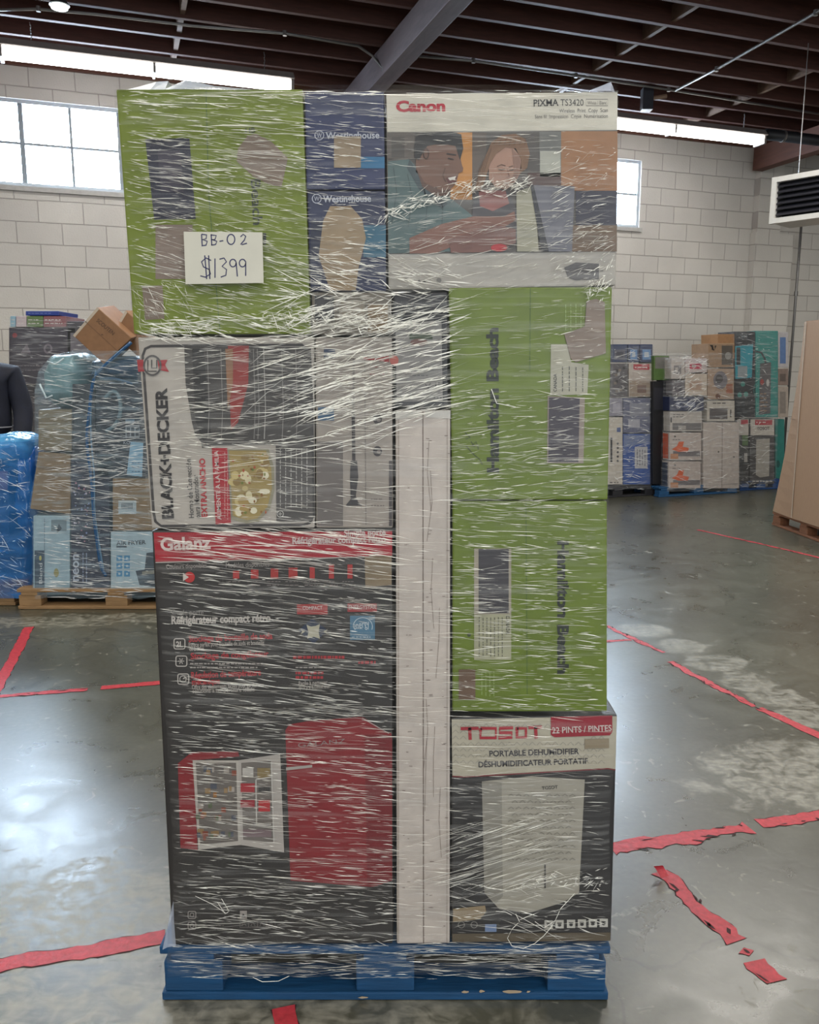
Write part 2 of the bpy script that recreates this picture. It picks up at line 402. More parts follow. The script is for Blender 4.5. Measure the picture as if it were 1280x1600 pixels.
ubs = [UV(Face((0, 0, ZC+.1), (0, 0, 1)).p(*c))[0] for c in ((275, 60), (975, 70), (1190, 135))]
for ub in ubs:
    for i in range(len(JV)-1):
        if i > 12: break
        b = MB(); b.box(ub-.02, ub+.02, JV[i+1]+.024, JV[i]-.024, ZC+.03, ZC+.16, BW); b.build('blocking', ceil)
GM = M((96, 78, 80), .7, .25, .15, scale=5, stretch=(6, 1, 6), name='purple_grey_girder')
def zpt(x, y, z): return Face((0, 0, z), (0, 0, 1)).p(x, y)
ug = UV(zpt(722, 0, 4.05))[0]
for u0, gm, gv, gz in ((ug, GM, VF-.12, 4.05), (UV(zpt(1262, 243, 4.02))[0], M((104, 62, 46), .7, .2, .15, scale=5, stretch=(6, 1, 6)), VF-.12, 4.02)):
    g = MB(); g.box(u0-.08, u0+.08, 0, gv, gz, ZC, gm); g.build('girder', ceil, bevel=.008)
# conduits under the ceiling and on the wall
STEEL = M((140, 138, 136), .4, .08, metal=.6)
def conduit(pts, r, label, name='conduit', mat=None):
    t = Thing(name, label, 'conduit', pts[0]); c = MB(); c.tube(pts, r, mat or STEEL, 8); t.part(c, 'pipe', smooth=True)
    for i in range(1, len(pts)-1, max(1, len(pts)//3)):
        c = MB(); c.tube([Vector(pts[i])-Vector((0, 0, r*1.6)), Vector(pts[i])+Vector((0, 0, r*1.6))], r*1.5, mat or STEEL, 8); t.part(c, 'clamp')
    return t
g0, gv0 = ug-.135, 7.1
def zp(x, y, z=4.27): return zpt(x, y, z)
conduit([zp(-60, 17), zp(60, 14), zp(150, 22), zp(300, 40), zp(445, 52), zp(560, 72), zp(583, 88), zp(600, 108, 4.1), zp(640, 100, 4.1)], .012, 'thin grey conduit looping under the joists above the left strip light')
conduit([zp(655, 88), zp(740, 95), zp(900, 118), zp(1045, 140), zp(1280, 178)], .012, 'thin grey conduit running under the joists right of the big beam')
conduit([zp(1056, 141, 4.27), zp(1120, 108, 4.27), zp(1275, 20, 4.27), zp(1320, -8, 4.27)], .013, 'straight diagonal conduit crossing the joists at upper right')
cu, cv = UV(wallF.p(1234, 430)); conduit([W(cu, VF-.14, 3.9), W(cu, VF-.14, 2.5), W(cu, VF-.14, .1)], .018, 'vertical conduit on the wall beside the block pilaster')
JB = M((120, 118, 116), .5, .1)

# strip lights
TUBE = emis('lit_diffuser', (1, .97, .92), 17.0)
def strip_light(u0, v, label):
    z = 4.02; L = 2.44
    t = Thing('strip_light', label, 'ceiling light', W(u0+L/2, v, z), A, 'hanging fluorescent strip lights')
    h = MB(); wm = M((158, 150, 146), .5, .08)
    sec = [(-.115, .06), (-.06, .125), (.06, .125), (.115, .06), (.10, .055), (-.10, .055)]
    h.prism([(-L/2, a, b) for a, b in sec], [(L/2, a, b) for a, b in sec], wm); t.part(h, 'housing', world=False)
    for s_ in (-1, 1):
        d = MB(); sec = [(.085*math.cos(math.radians(k)), .05+.075*math.sin(math.radians(k))) for k in range(180, 361, 20)]
        x0, x1 = sorted((s_*.012, s_*(L/2-.03)))
        d.prism([(x0, a, b) for a, b in sec], [(x1, a, b) for a, b in sec], TUBE); t.part(d, 'lamp_tube', world=False, smooth=False)
    c = MB(); c.box(-.011, .011, -.09, .09, -.02, .056, wm); t.part(c, 'centre_bracket', world=False)
    for s_ in (-1, 1):
        e = MB(); x = s_*(L/2-.014); e.box(x-.014, x+.014, -.09, .09, -.03, .056, wm); t.part(e, 'end_cap', world=False, bevel=.004)
        c = MB(); x = s_*(L/2-.25)
        for k in range(8): c.tube([(x, 0, .115+k*.021), (x+.004*(-1)**k, 0, .115+(k+1)*.021+.004)], .0035, STEEL, 6)
        t.part(c, 'chain', world=False)
    return t
P = zpt(465, 115, 4.08); ul, vl = UV(P)
strip_light(ul-2.44, 8.0, 'long lit strip light hanging at upper left above the window')
P = zpt(1197, 212, 4.08); ur, vr = UV(P)
strip_light(ur-2.44, 8.0, 'lit strip light hanging at upper right beside the printer box')
# black duct carrying on from the right strip light
t = Thing('vent_pipe', 'black round pipe under the ceiling right of the right strip light', 'pipe', W(ur+.1, 8.0, 4.1))
c = MB(); bl = M((34, 34, 38), .5, .1); c.tube([W(ur+.06, 8.0, 4.12), W(ur+2.6, 8.0, 4.12)], .06, bl, 16); t.part(c, 'pipe', smooth=True)
for du in (.25, 1.4):
    c = MB(); c.tube([W(ur+.04+du, 8.0, 4.12), W(ur+.07+du, 8.0, 4.12)], .066, STEEL, 16); t.part(c, 'strap')
# small round lamp at the top left
P = zp(93, 12, 4.18); t = Thing('bay_lamp', 'small round lit lamp under the joists at top left', 'ceiling light', P)
c = MB(); c.tube([P+Vector((0, 0, .11)), P+Vector((0, 0, .06)), P+Vector((0, 0, .015))], [.03, .05, .075], M((60, 62, 66), .4), 20); t.part(c, 'housing')
c = MB(); c.tube([P+Vector((0, 0, .012)), P-Vector((0, 0, .006)), P-Vector((0, 0, .014))], [.066, .06, .03], emis('bulb_glow', (.9, 1, .95), 3), 20); t.part(c, 'bulb', smooth=True)
# junction box and bracket near the right lamp
P = zp(1011, 155, 4.2); t = Thing('speaker_bracket', 'small black box hung from the joists beside the right strip light', 'ceiling fitting', P)
c = MB(); R0 = .055; c.box(P.x-R0, P.x+R0, P.y-R0, P.y+R0, P.z-.11, P.z+.10, M((30, 32, 44), .5)); t.part(c, 'housing', bevel=.006)
c = MB(); c.tube([P+Vector((.06, 0, .01)), P+Vector((.20, 0, .03))], .02, M((150, 120, 96), .6), 8); t.part(c, 'arm')

# louvred unit heater hung at the right
hd = Vector((.68, -.73, 0)).normalized(); hn = Vector((-.73, -.68, 0)).normalized()
P0 = CP + ray(1204, 314)*7.4; HF = Face(P0, hn)
t = Thing('unit_heater', 'white framed louvred heater hanging from the ceiling at far right', 'heater', P0+hd*.45-hn*.2-Vector((0, 0, .22)))
def hp(a, b, d): return P0+hd*a+Vector((0, 0, b))-hn*d
ah, bh = .80, .20
wh = M((215, 213, 208), .45, .05)
c = MB(); c.add([hp(a, b, d) for d in (.04, .42) for a, b in ((0.01, -bh+.01), (ah-.01, -bh+.01), (ah-.01, bh-.01), (.01, bh-.01))], [(4, 5, 6, 7), (0, 4, 7, 3), (1, 2, 6, 5), (0, 1, 5, 4), (3, 7, 6, 2)], wh)
t.part(c, 'casing')
fr = MB(); w = .045
for a0, a1, b0, b1 in ((0, ah, bh-w, bh), (0, ah, -bh, -bh+w), (0, w, -bh+w, bh-w), (ah-w, ah, -bh+w, bh-w)):
    fr.prism([hp(a0, b0, 0), hp(a1, b0, 0), hp(a1, b1, 0), hp(a0, b1, 0)], [hp(a0, b0, .05), hp(a1, b0, .05), hp(a1, b1, .05), hp(a0, b1, .05)], wh)
t.part(fr, 'frame')
c = MB(); c.add([hp(w, -bh+w, .16), hp(ah-w, -bh+w, .16), hp(ah-w, bh-w, .16), hp(w, bh-w, .16)], [(0, 1, 2, 3)], M((18, 18, 22), .6)); t.part(c, 'grille_back')
for k in range(6):
    b = -bh+w+.022+k*(2*bh-2*w-.02)/6; c = MB()
    pr = [(b, .025), (b+.008, .02), (b+.052, .085), (b+.044, .09)]
    c.prism([hp(w, z, d) for z, d in pr], [hp(ah-w, z, d) for z, d in pr], M((62, 62, 70), .4, metal=.3)); t.part(c, 'louvre')
for a in (.15, ah-.15):
    c = MB(); c.tube([hp(a, bh, .2), hp(a, 4.3-P0.z, .2)], .0035, STEEL, 6); t.part(c, 'hanger_rod')

# ------------------------------------------------------------ red tape on the floor
RED = M((205, 62, 72), .5, .25, .2, scale=60, name='red_floor_tape')
RIM = M((66, 36, 38), .8, .2, name='tape_torn_edge')
def tape(pts, w0, label, rag=.25, seed=0, worn=0):
    """pts: photo pixels of the strip's centre line on the floor; w0: real width in metres"""
    rnd = random.Random(seed); C = [floor_p(*p) for p in pts]; D = []
    for i in range(len(C)-1):
        n = max(2, int((C[i+1]-C[i]).length/.018))
        D += [C[i].lerp(C[i+1], k/n) for k in range(n)]
    D.append(C[-1])
    t = Thing('floor_tape', label, 'floor tape', D[len(D)//2])
    for z, ex, mat, nm in ((.0006, .004, RIM, 'torn_edge'), (.0016, 0, RED, 'tape')):
        r2 = random.Random(seed); c = MB(); vs = []; o1 = o2 = 0
        for i, p in enumerate(D):
            d = (D[min(i+1, len(D)-1)]-D[max(i-1, 0)]).normalized(); nn = Vector((-d.y, d.x, 0))
            o1 = o1*.6+r2.uniform(-1, 1)*rag*w0*.35; o2 = o2*.6+r2.uniform(-1, 1)*rag*w0*.35
            e = ex*(r2.random() < .5+worn)
            vs += [p+nn*(w0/2+o1+e)+Vector((0, 0, z)), p-nn*(w0/2+o2+e)+Vector((0, 0, z))]
        fs = [(2*i, 2*i+1, 2*i+3, 2*i+2) for i in range(len(D)-1) if r2.random() > worn*.35]
        c.add(vs, fs, mat); t.part(c, nm)
    if rag >= .3:
        c = MB()
        for k in range(int(len(D)*rag*.8)):
            i = rnd.randrange(1, len(D)-1); d = (D[i+1]-D[i-1]).normalized(); nn = Vector((-d.y, d.x, 0)); ce = D[i]+nn*rnd.choice((-1, 1))*w0*rnd.uniform(.15, .5)
            L_ = rnd.uniform(.006, .028); W_ = rnd.uniform(.003, .010); an = rnd.uniform(-.6, .6); a_ = d*math.cos(an)+nn*math.sin(an); b_ = Vector((-a_.y, a_.x, 0))
            c.add([ce+a_*L_*x+b_*W_*y+Vector((0, 0, .0024)) for x, y in ((-1, 0), (-.4, .8*rnd.random()+.2), (.3, .5), (1, .1), (.4, -.7), (-.3, -.4))], [(0, 1, 2, 3, 4, 5)], RIM)
        o = t.part(c, 'tears'); o['kind'] = 'stuff'
    return t
tape([(-40, 1514), (130, 1488), (190, 1476), (258, 1463)], .052, 'wide red floor tape running in from the left edge to the blue pallet', .28, 1)
tape([(443, 1574), (455, 1640)], .05, 'short red floor tape coming out under the front of the blue pallet', .08, 2)
tape([(46, 980), (-12, 1090)], .052, 'slanting red floor tape at the left edge in front of the wooden pallet', .2, 3)
tape([(-10, 1089), (70, 1083), (137, 1077)], .035, 'thin worn red floor tape crossing at the foot of the slanting one', .4, 4, .05)
tape([(158, 1075), (262, 1066)], .045, 'red floor tape piece ending behind the refrigerator box', .15, 5)
tape([(955, 1326), (1060, 1312), (1170, 1293)], .058, 'torn red floor tape running right from the dehumidifier box', .5, 6, .02)
tape([(1186, 1287), (1280, 1275), (1330, 1268)], .058, 'red floor tape strip reaching the right edge of the floor', .3, 7)
tape([(1032, 1362), (1060, 1385), (1100, 1430), (1150, 1472)], .05, 'long ragged red floor tape lying diagonally at lower right', .5, 8, .02)
tape([(1158, 1486), (1172, 1493)], .03, 'tiny torn scrap of red floor tape at lower right', .7, 9)
tape([(1178, 1502), (1210, 1535)], .062, 'short red floor tape block at the end of the diagonal strip', .35, 10)
tape([(948, 978), (985, 996), (1037, 1020)], .03, 'thin patchy red floor tape starting at the lower green box', .6, 11, .12)
tape([(1048, 1034), (1110, 1068), (1180, 1104), (1212, 1118)], .04, 'chipped middle stretch of the long red floor tape at right', .55, 12, .06)
tape([(1212, 1118), (1285, 1152), (1330, 1172)], .05, 'unbroken end of the long red floor tape at the right edge', .15, 13)
tape([(940, 1003), (986, 1000)], .03, 'very short red floor tape stub beside the lower green box', .4, 14, .1)
tape([(1090, 828), (1180, 848), (1300, 876)], .035, 'faint far red floor tape before the brown cardboard bin', .5, 15, .1)
t = Thing('tape_scrap', 'curled up end of red tape standing beside the diagonal strip', 'floor tape', floor_p(1036, 1372))
c = MB(); p0 = floor_p(1040, 1374); vs = []
for k in range(7): vs += [p0+Vector((-.012-.004*k, .012*math.sin(k*.5), .004+.006*k)), p0+Vector((.012-.003*k, .010+.012*math.sin(k*.5), .004+.0055*k))]
c.add(vs, [(2*k, 2*k+1, 2*k+3, 2*k+2) for k in range(6)], RED); t.part(c, 'tape')
# ------------------------------------------------------------ pallets
def pallet(name, label, P, w, d, rot, col, nb=5, front_blocks=3, group=None, var=.2, planks=7, h=.14):
    """P: front centre on the floor; x along width, +y to the back"""
    t = Thing(name, label, 'pallet', P, rot, group); mt = M(col, .7, var, .3, scale=9, stretch=(1, 6, 6))
    bw = w/2
    for i, y in enumerate((0.0, d/2-.05, d-.10)):
        b = MB(); b.box(-bw, bw, y, y+.10, .002, .022, mt); t.part(b, 'bottom_board', world=False, bevel=.003)
        for j in range(front_blocks):
            x = -bw+.075+(w-.15)*j/(front_blocks-1); r = .068
            c = MB(); c.box(x-r, x+r, y+.004, y+.096, .0225, h-.042, mt); t.part(c, 'block', world=False, bevel=.004)
    for j in range(front_blocks):
        x = -bw+.075+(w-.15)*j/(front_blocks-1)
        c = MB(); c.box(x-.05, x+.05, 0, d, h-.0415, h-.0205, mt); t.part(c, 'stringer_board', world=False, bevel=.003)
    n = planks; pw = d/(n+(n-1)*.35)
    for i in range(n):
        y = i*pw*1.35; b = MB(); b.box(-bw, bw, y, y+pw, h-.020, h, mt); t.part(b, 'deck_board', world=False, bevel=.003)
    return t

# ------------------------------------------------------------ the wrapped stack in the middle
YF = 1.70
FF = Face((0, YF, 0), (0, -1, 0))
DB = .84
BLUE = (0, 72, 118)
pc = floor_p(602, 1566); pw_ = (FF.p(951, 1566)-FF.p(256, 1566)).length
main_pallet = pallet('pallet', 'blue painted block pallet under the big wrapped stack in the middle', (pc.x, YF-.004, 0), pw_, .98, 0, BLUE, planks=7, h=.142)
# worn spots on the front board
t = main_pallet
wp = MB(); FP = Face((0, YF-.0065, 0), (0, -1, 0))
for x0, y0, x1, y1 in ((722, 1548, 733, 1552), (749, 1547, 757, 1551), (784, 1547, 816, 1552), (560, 1557, 575, 1560), (823, 1548, 829, 1551)):
    pts = [(x, y) for x, y in circ((x0+x1)/2, (y0+y1)/2, (x1-x0)/2, (y1-y0)/2, 10)]
    wp.add([FP.p(x+random.uniform(-1, 1), y+random.uniform(-.6, .6)) for x, y in pts], [tuple(range(10))], M((190, 168, 140), .8))
[t.part(g, 'chipped_paint') for g in clusters(wp, .001)]

G1 = (118, 134, 22); G2 = (104, 124, 2); G3 = (105, 125, 8); MAUVE = (136, 118, 104); NAVYP = (40, 42, 62)
DK = (46, 43, 43); WHT = (222, 216, 206)
def fcarton(name, label, quad, c, **k): return carton(name, label, FF, quad, k.pop('depth', DB), c, **k)

# upper left green carton
b = fcarton('appliance_carton', 'bright green carton carrying the price note, top left of the wrapped stack', [(181, 139), (473, 139), (486, 522), (209, 522)], G1)
b.stroke('seam', [(322, 142), (326, 300), (338, 450), (344, 520)], 1.2, (74, 104, 44), 1)
b.poly('picture', [(227, 217), (296, 216), (306, 342), (241, 343)], NAVYP, 1)
b.poly('picture', [(246, 235), (282, 235), (287, 300), (252, 300)], (66, 62, 78), 2)
b.poly('patch', [(372, 232), (387, 212), (400, 209), (425, 222), (450, 247), (440, 292), (420, 288), (395, 275), (370, 252)], MAUVE, 2)
b.rect('patch#2', 243, 351, 301, 436, (140, 122, 110), 1); b.poly('patch#3', [(222, 447), (254, 446), (257, 498), (227, 500)], MAUVE, 1)
b.text('lettering', 'Beach', 392, 280, 396, 352, 15, (52, 62, 44), 1, .02); b.rect('lettering', 411, 364, 416, 382, (40, 46, 40), 1)
b.text('lettering', 'HB', 384, 208, 399, 207, 8, (52, 62, 44), 1, .02)
b.done()

# two navy cartons
b = fcarton('small_appliance_carton', 'navy blue carton between the green and printer boxes, upper of the two navy ones', [(476, 143), (600, 143), (602, 296), (479, 296)], (40, 50, 92))
def westy(b, x0, y, x1, hh, r):
    b.stroke('logo', circ(x0+r, y-r*.8, r, n=16), 1.3, (196, 200, 214), 2, closed=True); b.text('logo', 'W', x0+r*.45, y-r*.3, x0+r*1.6, y-r*.3, r*1.0, (196, 200, 214), 2)
    b.text('lettering', 'Westinghouse', x0+2*r+3, y, x1, y-1, hh, (200, 204, 216), 2, .02)
b.rect('blue_band', 560, 245, 601, 263, (40, 112, 156), 1); b.rect('packing_tape', 484, 158, 590, 178, (60, 66, 96), 1)
westy(b, 492, 217, 593, 10.5, 7); b.rect('sticker', 522, 213, 564, 262, (158, 138, 112), 3); b.done()
b = fcarton('small_appliance_carton', 'navy blue carton with a torn tan patch, lower of the two navy ones', [(480, 298), (602, 298), (604, 455), (485, 455)], (38, 46, 80))
westy(b, 488, 316, 580, 10.5, 7)
b.poly('patch', [(516, 322), (548, 322), (566, 342), (572, 372), (560, 420), (556, 454), (516, 454), (498, 400), (505, 345)], (160, 138, 108), 3)
b.rect('blue_band', 568, 352, 603, 402, (46, 104, 130), 2); b.rect('blue_band#2', 486, 345, 505, 400, (30, 36, 62), 2); b.done()
b = fcarton('small_appliance_carton', 'low grey and tan carton deep under crumpled film below the navy boxes', [(487, 457), (612, 457), (612, 523), (488, 523)], (120, 112, 100))
b.rect('picture', 492, 462, 522, 500, (60, 58, 60), 1); b.rect('picture', 575, 476, 606, 520, (140, 116, 84), 1); b.rect('picture#2', 530, 470, 570, 515, (150, 140, 124), 1); b.done()

# printer carton
b = fcarton('printer_carton', 'printer box with red logo and photo of two people, top right of stack', [(603, 146), (966, 143), (963, 446), (607, 453)], (176, 170, 160))
b.poly('header_band', [(604, 147), (965, 144), (965, 203), (605, 206)], (214, 208, 192), 1)
b.text('logo', 'Canon', 619, 174, 696, 173, 17, (186, 22, 50), 2, .045)
b.text('lettering', 'PIXMA', 834, 166, 873, 165, 10.5, (40, 38, 40), 2, .02); b.text('lettering', 'TS3420', 876, 165, 912, 165, 10, (60, 58, 60), 2)
b.stroke('lettering', [(916, 155), (950, 155), (950, 165), (916, 165)], .8, (110, 106, 102), 2, closed=True); b.text('lettering', 'White / Blanc', 918, 163, 948, 163, 5.5, (110, 106, 102), 2)
b.text('lettering', 'Wireless  Print  Copy  Scan', 874, 176, 950, 175, 6, (96, 92, 90), 2); b.text('lettering', 'Sans fil  Impression  Copie  Numérisation', 836, 185, 950, 184, 6, (106, 102, 98), 2)
P = 'picture'
b.poly(P, [(605, 207), (965, 204), (964, 393), (607, 397)], (84, 78, 74), 1)
b.rect(P, 704, 207, 738, 312, (196, 134, 62), 2); b.rect(P, 738, 207, 760, 300, (96, 84, 76), 2); b.rect(P, 843, 206, 877, 285, (112, 112, 108), 2); b.rect(P, 844, 236, 876, 276, (176, 176, 164), 3)
b.rect(P, 877, 205, 965, 298, (160, 112, 72), 2); b.rect(P, 900, 298, 964, 352, (48, 46, 64), 3); b.rect(P, 890, 352, 964, 393, (116, 92, 70), 3); b.rect(P, 825, 270, 877, 292, (78, 50, 44), 3)
b.poly(P, [(606, 252), (640, 249), (660, 272), (690, 300), (720, 322), (742, 340), (742, 392), (607, 396)], (84, 106, 106), 4)
b.poly(P, [(640, 249), (652, 268), (672, 300), (700, 318), (690, 326), (655, 296), (636, 262)], (58, 74, 80), 5)
b.poly(P, [(650, 238), (664, 226), (712, 226), (718, 240), (723, 262), (717, 270), (713, 286), (704, 296), (690, 298), (666, 288), (650, 268)], (116, 82, 66), 5)
b.poly(P, [(647, 230), (650, 214), (662, 207), (708, 206), (721, 210), (724, 232), (719, 250), (712, 228), (690, 224), (668, 228), (660, 240), (655, 250), (648, 248)], (30, 28, 30), 6)
b.poly(P, circ(666, 240, 5, 9, 12), (104, 72, 58), 7); b.stroke(P, circ(666, 240, 4, 8, 12), 1, (60, 42, 36), 8, closed=True)
b.stroke(P, [(698, 240), (713, 242)], 1.6, (36, 30, 30), 7)
b.poly(P, [(764, 250), (778, 232), (800, 228), (814, 246), (815, 266), (806, 284), (792, 296), (776, 294), (764, 280)], (168, 128, 108), 5)
b.poly(P, [(742, 296), (748, 272), (758, 246), (768, 222), (784, 211), (806, 209), (822, 218), (828, 240), (824, 262), (812, 272), (815, 250), (806, 232), (790, 230), (776, 240), (766, 256), (758, 282), (750, 300)], (128, 92, 64), 6)
b.stroke(P, [(779, 264), (784, 265), (789, 264)], 1.4, (60, 44, 40), 7); b.stroke(P, [(796, 266), (803, 265)], 1.4, (60, 44, 40), 7)
for k in range(7): b.stroke(P, [(778+k*7, 213+abs(k-3)*.8), (774+k*8, 220), (772+k*8, 227+abs(k-3)*-.5)], .8, (96, 68, 46), 7)
for k in range(4): b.stroke(P, [(768-k*4, 232+k*6), (760-k*4, 256+k*4), (752-k*2, 284)], .8, (100, 70, 48), 7)
b.poly(P, [(800, 232), (812, 244), (815, 262), (806, 282), (797, 290), (804, 268)], (140, 104, 88), 6); b.stroke(P, [(777, 260), (784, 257), (790, 259)], 1.2, (96, 64, 48), 7.2); b.stroke(P, [(795, 261), (802, 259)], 1.2, (96, 64, 48), 7.2)
b.stroke(P, [(793, 264), (796, 276), (791, 277)], 1.0, (128, 90, 76), 7.2); b.poly(P, [(784, 282), (792, 284), (799, 283), (793, 288)], (214, 196, 186), 7.3)
b.poly(P, [(716, 252), (724, 262), (723, 268), (716, 271)], (116, 82, 66), 5.5); b.poly(P, [(650, 262), (664, 286), (690, 298), (704, 297), (700, 304), (684, 308), (660, 292)], (92, 64, 52), 5.6); b.stroke(P, [(700, 247), (709, 249)], 1.6, (40, 30, 28), 7.2); b.stroke(P, [(696, 262), (692, 274), (697, 284)], 1, (90, 62, 50), 7.2)
b.poly(P, [(697, 278), (714, 274), (712, 284), (702, 288)], (96, 44, 42), 6.5); b.poly(P, [(700, 278), (713, 275), (711, 280), (703, 282)], (224, 218, 208), 6.8)
for k in range(4): b.stroke(P, [(615+k*22, 262+k*10), (620+k*24, 300+k*8), (612+k*26, 350+k*5)], 1.4, (66, 86, 88), 5)
b.rect(P, 605, 207, 648, 248, (96, 88, 82), 3); b.rect(P, 612, 214, 632, 246, (78, 72, 68), 3.5)
b.poly(P, [(740, 300), (764, 292), (795, 300), (808, 330), (812, 372), (790, 394), (735, 394)], (74, 70, 74), 5); b.poly(P, [(748, 296), (790, 298), (796, 318), (770, 330), (750, 322)], (150, 92, 86), 6)
b.poly(P, [(640, 372), (690, 350), (740, 338), (788, 338), (804, 330), (806, 344), (786, 356), (730, 376), (680, 396), (640, 396)], (134, 92, 78), 6)
b.poly(P, [(700, 375), (770, 350), (806, 358), (806, 380), (760, 394), (705, 395)], (120, 78, 68), 7)
b.poly(P, [(807, 300), (835, 290), (842, 393), (808, 393)], (170, 166, 144), 6); b.poly(P, [(829, 289), (898, 291), (894, 393), (846, 393)], (112, 112, 122), 7); b.poly(P, [(829, 289), (834, 289), (858, 393), (846, 393)], (40, 40, 48), 8)
b.poly(P, circ(780, 387, 13, 6, 14), (190, 44, 52), 8)
b.text('icons', '▲▲', 652, 441, 664, 441, 4, (90, 86, 82), 2) if False else b.poly('icons', [(652, 441), (655, 436), (658, 441)], (90, 86, 82), 2); b.poly('icons', [(660, 441), (663, 436), (666, 441)], (90, 86, 82), 2); b.poly('icons', circ(686, 438, 4, 4, 10), (120, 116, 110), 2)
b.poly('sticker', [(882, 418), (900, 410), (936, 412), (936, 436), (900, 438), (888, 434)], (92, 88, 88), 2); b.fine('lettering#2', 890, 413, 945, 425, (80, 76, 76), 3, 1.2, 3); b.nest = {'logo': 'header_band', 'lettering': 'header_band'}; b.done()

# black carton with grey label, between printer carton and narrow box
b = fcarton('small_appliance_carton', 'black carton with a grey picture panel squeezed left of the upper tall green box', [(614, 458), (699, 456), (700, 635), (616, 635)], (34, 33, 38))
b.poly('picture', [(618, 503), (690, 501), (692, 627), (620, 628)], (142, 138, 134), 1); b.rect('picture', 640, 519, 676, 530, (70, 84, 60), 2); b.poly('picture', circ(655, 535, 14, 6, 12), (120, 84, 74), 3)
b.poly('sticker', circ(606+10, 563, 7, 8, 12), (190, 96, 84), 3); b.stroke('icons', [(665, 600), (669, 607), (673, 598)], 1.2, (50, 50, 52), 2); b.stroke('icons', [(681, 597), (681, 608)], 1.2, (50, 50, 52), 2); b.stroke('icons', [(686, 597), (686, 606)], 1.2, (50, 50, 52), 2)
for x in (679, 684, 689): b.poly('icons', circ(x, 621, 1.5, 1.5, 8), (40, 40, 42), 2)
b.fine('lettering', 640, 570, 672, 590, (90, 88, 88), 3, 1.2); b.done()

# two green cartons at the right
b = fcarton('appliance_carton', 'tall green carton under the printer box, black lettering reading upward', [(701, 449), (957, 448), (950, 781), (707, 781)], G2)
b.text('lettering', 'Hamilton Beach', 779, 738, 778, 512, 18, (18, 30, 14), 2, .045)
b.stroke('seam', [(829, 450), (828, 580)], 1, (70, 100, 22), 1)
b.poly('sticker', [(861, 538), (886, 538), (893, 566), (920, 570), (918, 616), (860, 618)], (176, 172, 152), 2); b.text('sticker', 'CANADA', 870, 612, 870, 584, 5, (60, 58, 50), 3, .02)
b.fine('sticker', 874, 572, 916, 612, (86, 84, 74), 4, 1.4, 3, True)
b.poly('picture', [(856, 619), (914, 621), (912, 724), (855, 724)], (152, 138, 126), 2); b.poly('picture', [(858, 621), (906, 622), (904, 722), (857, 722)], (58, 50, 62), 3)
b.fine('small_print', 880, 474, 912, 516, (150, 172, 96), 4, 1.3, 2, True)
b.poly('patch', [(917, 470), (932, 467), (945, 472), (947, 552), (900, 566), (892, 560), (882, 522), (914, 510)], MAUVE, 4)
b.stroke('handwriting', [(727, 676), (735, 684), (728, 686)], 1.2, (40, 52, 26), 2); b.stroke('handwriting', [(736, 690), (742, 698), (737, 697), (744, 690), (748, 702)], 1, (40, 52, 26), 2); b.stroke('handwriting', [(728, 696), (738, 708), (750, 718), (754, 726)], 1, (40, 52, 26), 2)
b.done()
b = fcarton('appliance_carton', 'tall green carton on the dehumidifier box, black lettering reading downward', [(707, 783), (949, 783), (949, 1112), (707, 1112)], G3)
b.text('lettering', 'Hamilton Beach', 872, 845, 872, 1053, 17, (18, 30, 14), 2, .045)
b.stroke('seam', [(822, 786), (824, 1086)], 1, (70, 100, 22), 1)
b.rect('picture', 741, 857, 799, 960, (166, 156, 138), 2); b.rect('picture', 748, 858, 795, 958, (54, 50, 56), 3)
b.rect('sticker', 741, 960, 799, 1031, (172, 170, 140), 2); b.text('sticker', 'CANADA', 791, 962, 791, 991, 5.5, (60, 58, 48), 3, .02); b.fine('sticker', 746, 964, 788, 1026, (98, 96, 80), 7, 1.3, 3, True)
b.rect('patch', 717, 1046, 743, 1093, (110, 84, 64), 3); b.fine('small_print', 750, 1048, 775, 1088, (150, 172, 96), 4, 1.3, 2, True)
b.poly('hole', circ(733, 992, 3, 3, 10), (60, 70, 40), 2); b.done()

# dehumidifier carton
b = fcarton('dehumidifier_carton', 'black dehumidifier box with a patterned beige header, bottom right on the pallet', [(706, 1122), (965, 1117), (955, 1471), (706, 1473)], DK)
HD = (190, 182, 162)
b.poly('header_band', [(706, 1124), (964, 1119), (962, 1202), (950, 1200), (724, 1213), (707, 1212)], HD, 1)
rows = 0
for r in range(9):
    for k in range(22):
        x = 712+k*12; y = 1133+r*9.5
        if y > 1198-(0 if x < 800 else 4) or x > 948: continue
        if (735 > x or x > 925 or y < 1140 or y > 1160): b.stroke('pattern', [(x-5, y+3), (x, y-2), (x+5, y+3)], 1, (160, 154, 140), 2)
b.stroke('header_edge', [(707, 1213), (724, 1214), (950, 1201), (962, 1203)], 2.0, (120, 28, 36), 2)
RL = (176, 30, 48)
# logo letters drawn as blocks: T O S O T with squared rounds
def blk(pts): b.stroke('logo', pts, 6, RL, 4)
for seg in ([(720, 1138.5), (748, 1138)], [(734, 1137), (735, 1156)], [(751, 1138), (775, 1138), (775, 1153), (751, 1153), (751, 1138)], [(802, 1137), (781, 1138), (781, 1145), (800, 1145), (800, 1152), (779, 1153)], [(808, 1138), (822, 1138), (822, 1152), (808, 1152), (808, 1136)], [(826, 1137), (847, 1136)], [(837, 1135), (838, 1154)]):
    b.stroke('logo', seg, 5, RL, 4)
b.poly('badge', [(861, 1120), (957, 1118), (957, 1144), (953, 1149), (866, 1152), (861, 1148)], (156, 22, 44), 4)
b.text('badge', '22 PINTS / PINTES', 863, 1146, 956, 1142, 9.5, (216, 202, 196), 5, .015)
b.text('lettering', 'PORTABLE DEHUMIDIFIER', 765, 1182, 905, 1178, 9, (48, 44, 52), 3, .02); b.text('lettering', 'DÉSHUMIDIFICATEUR PORTATIF', 748, 1199, 919, 1193, 11, (48, 44, 52), 3, .02)
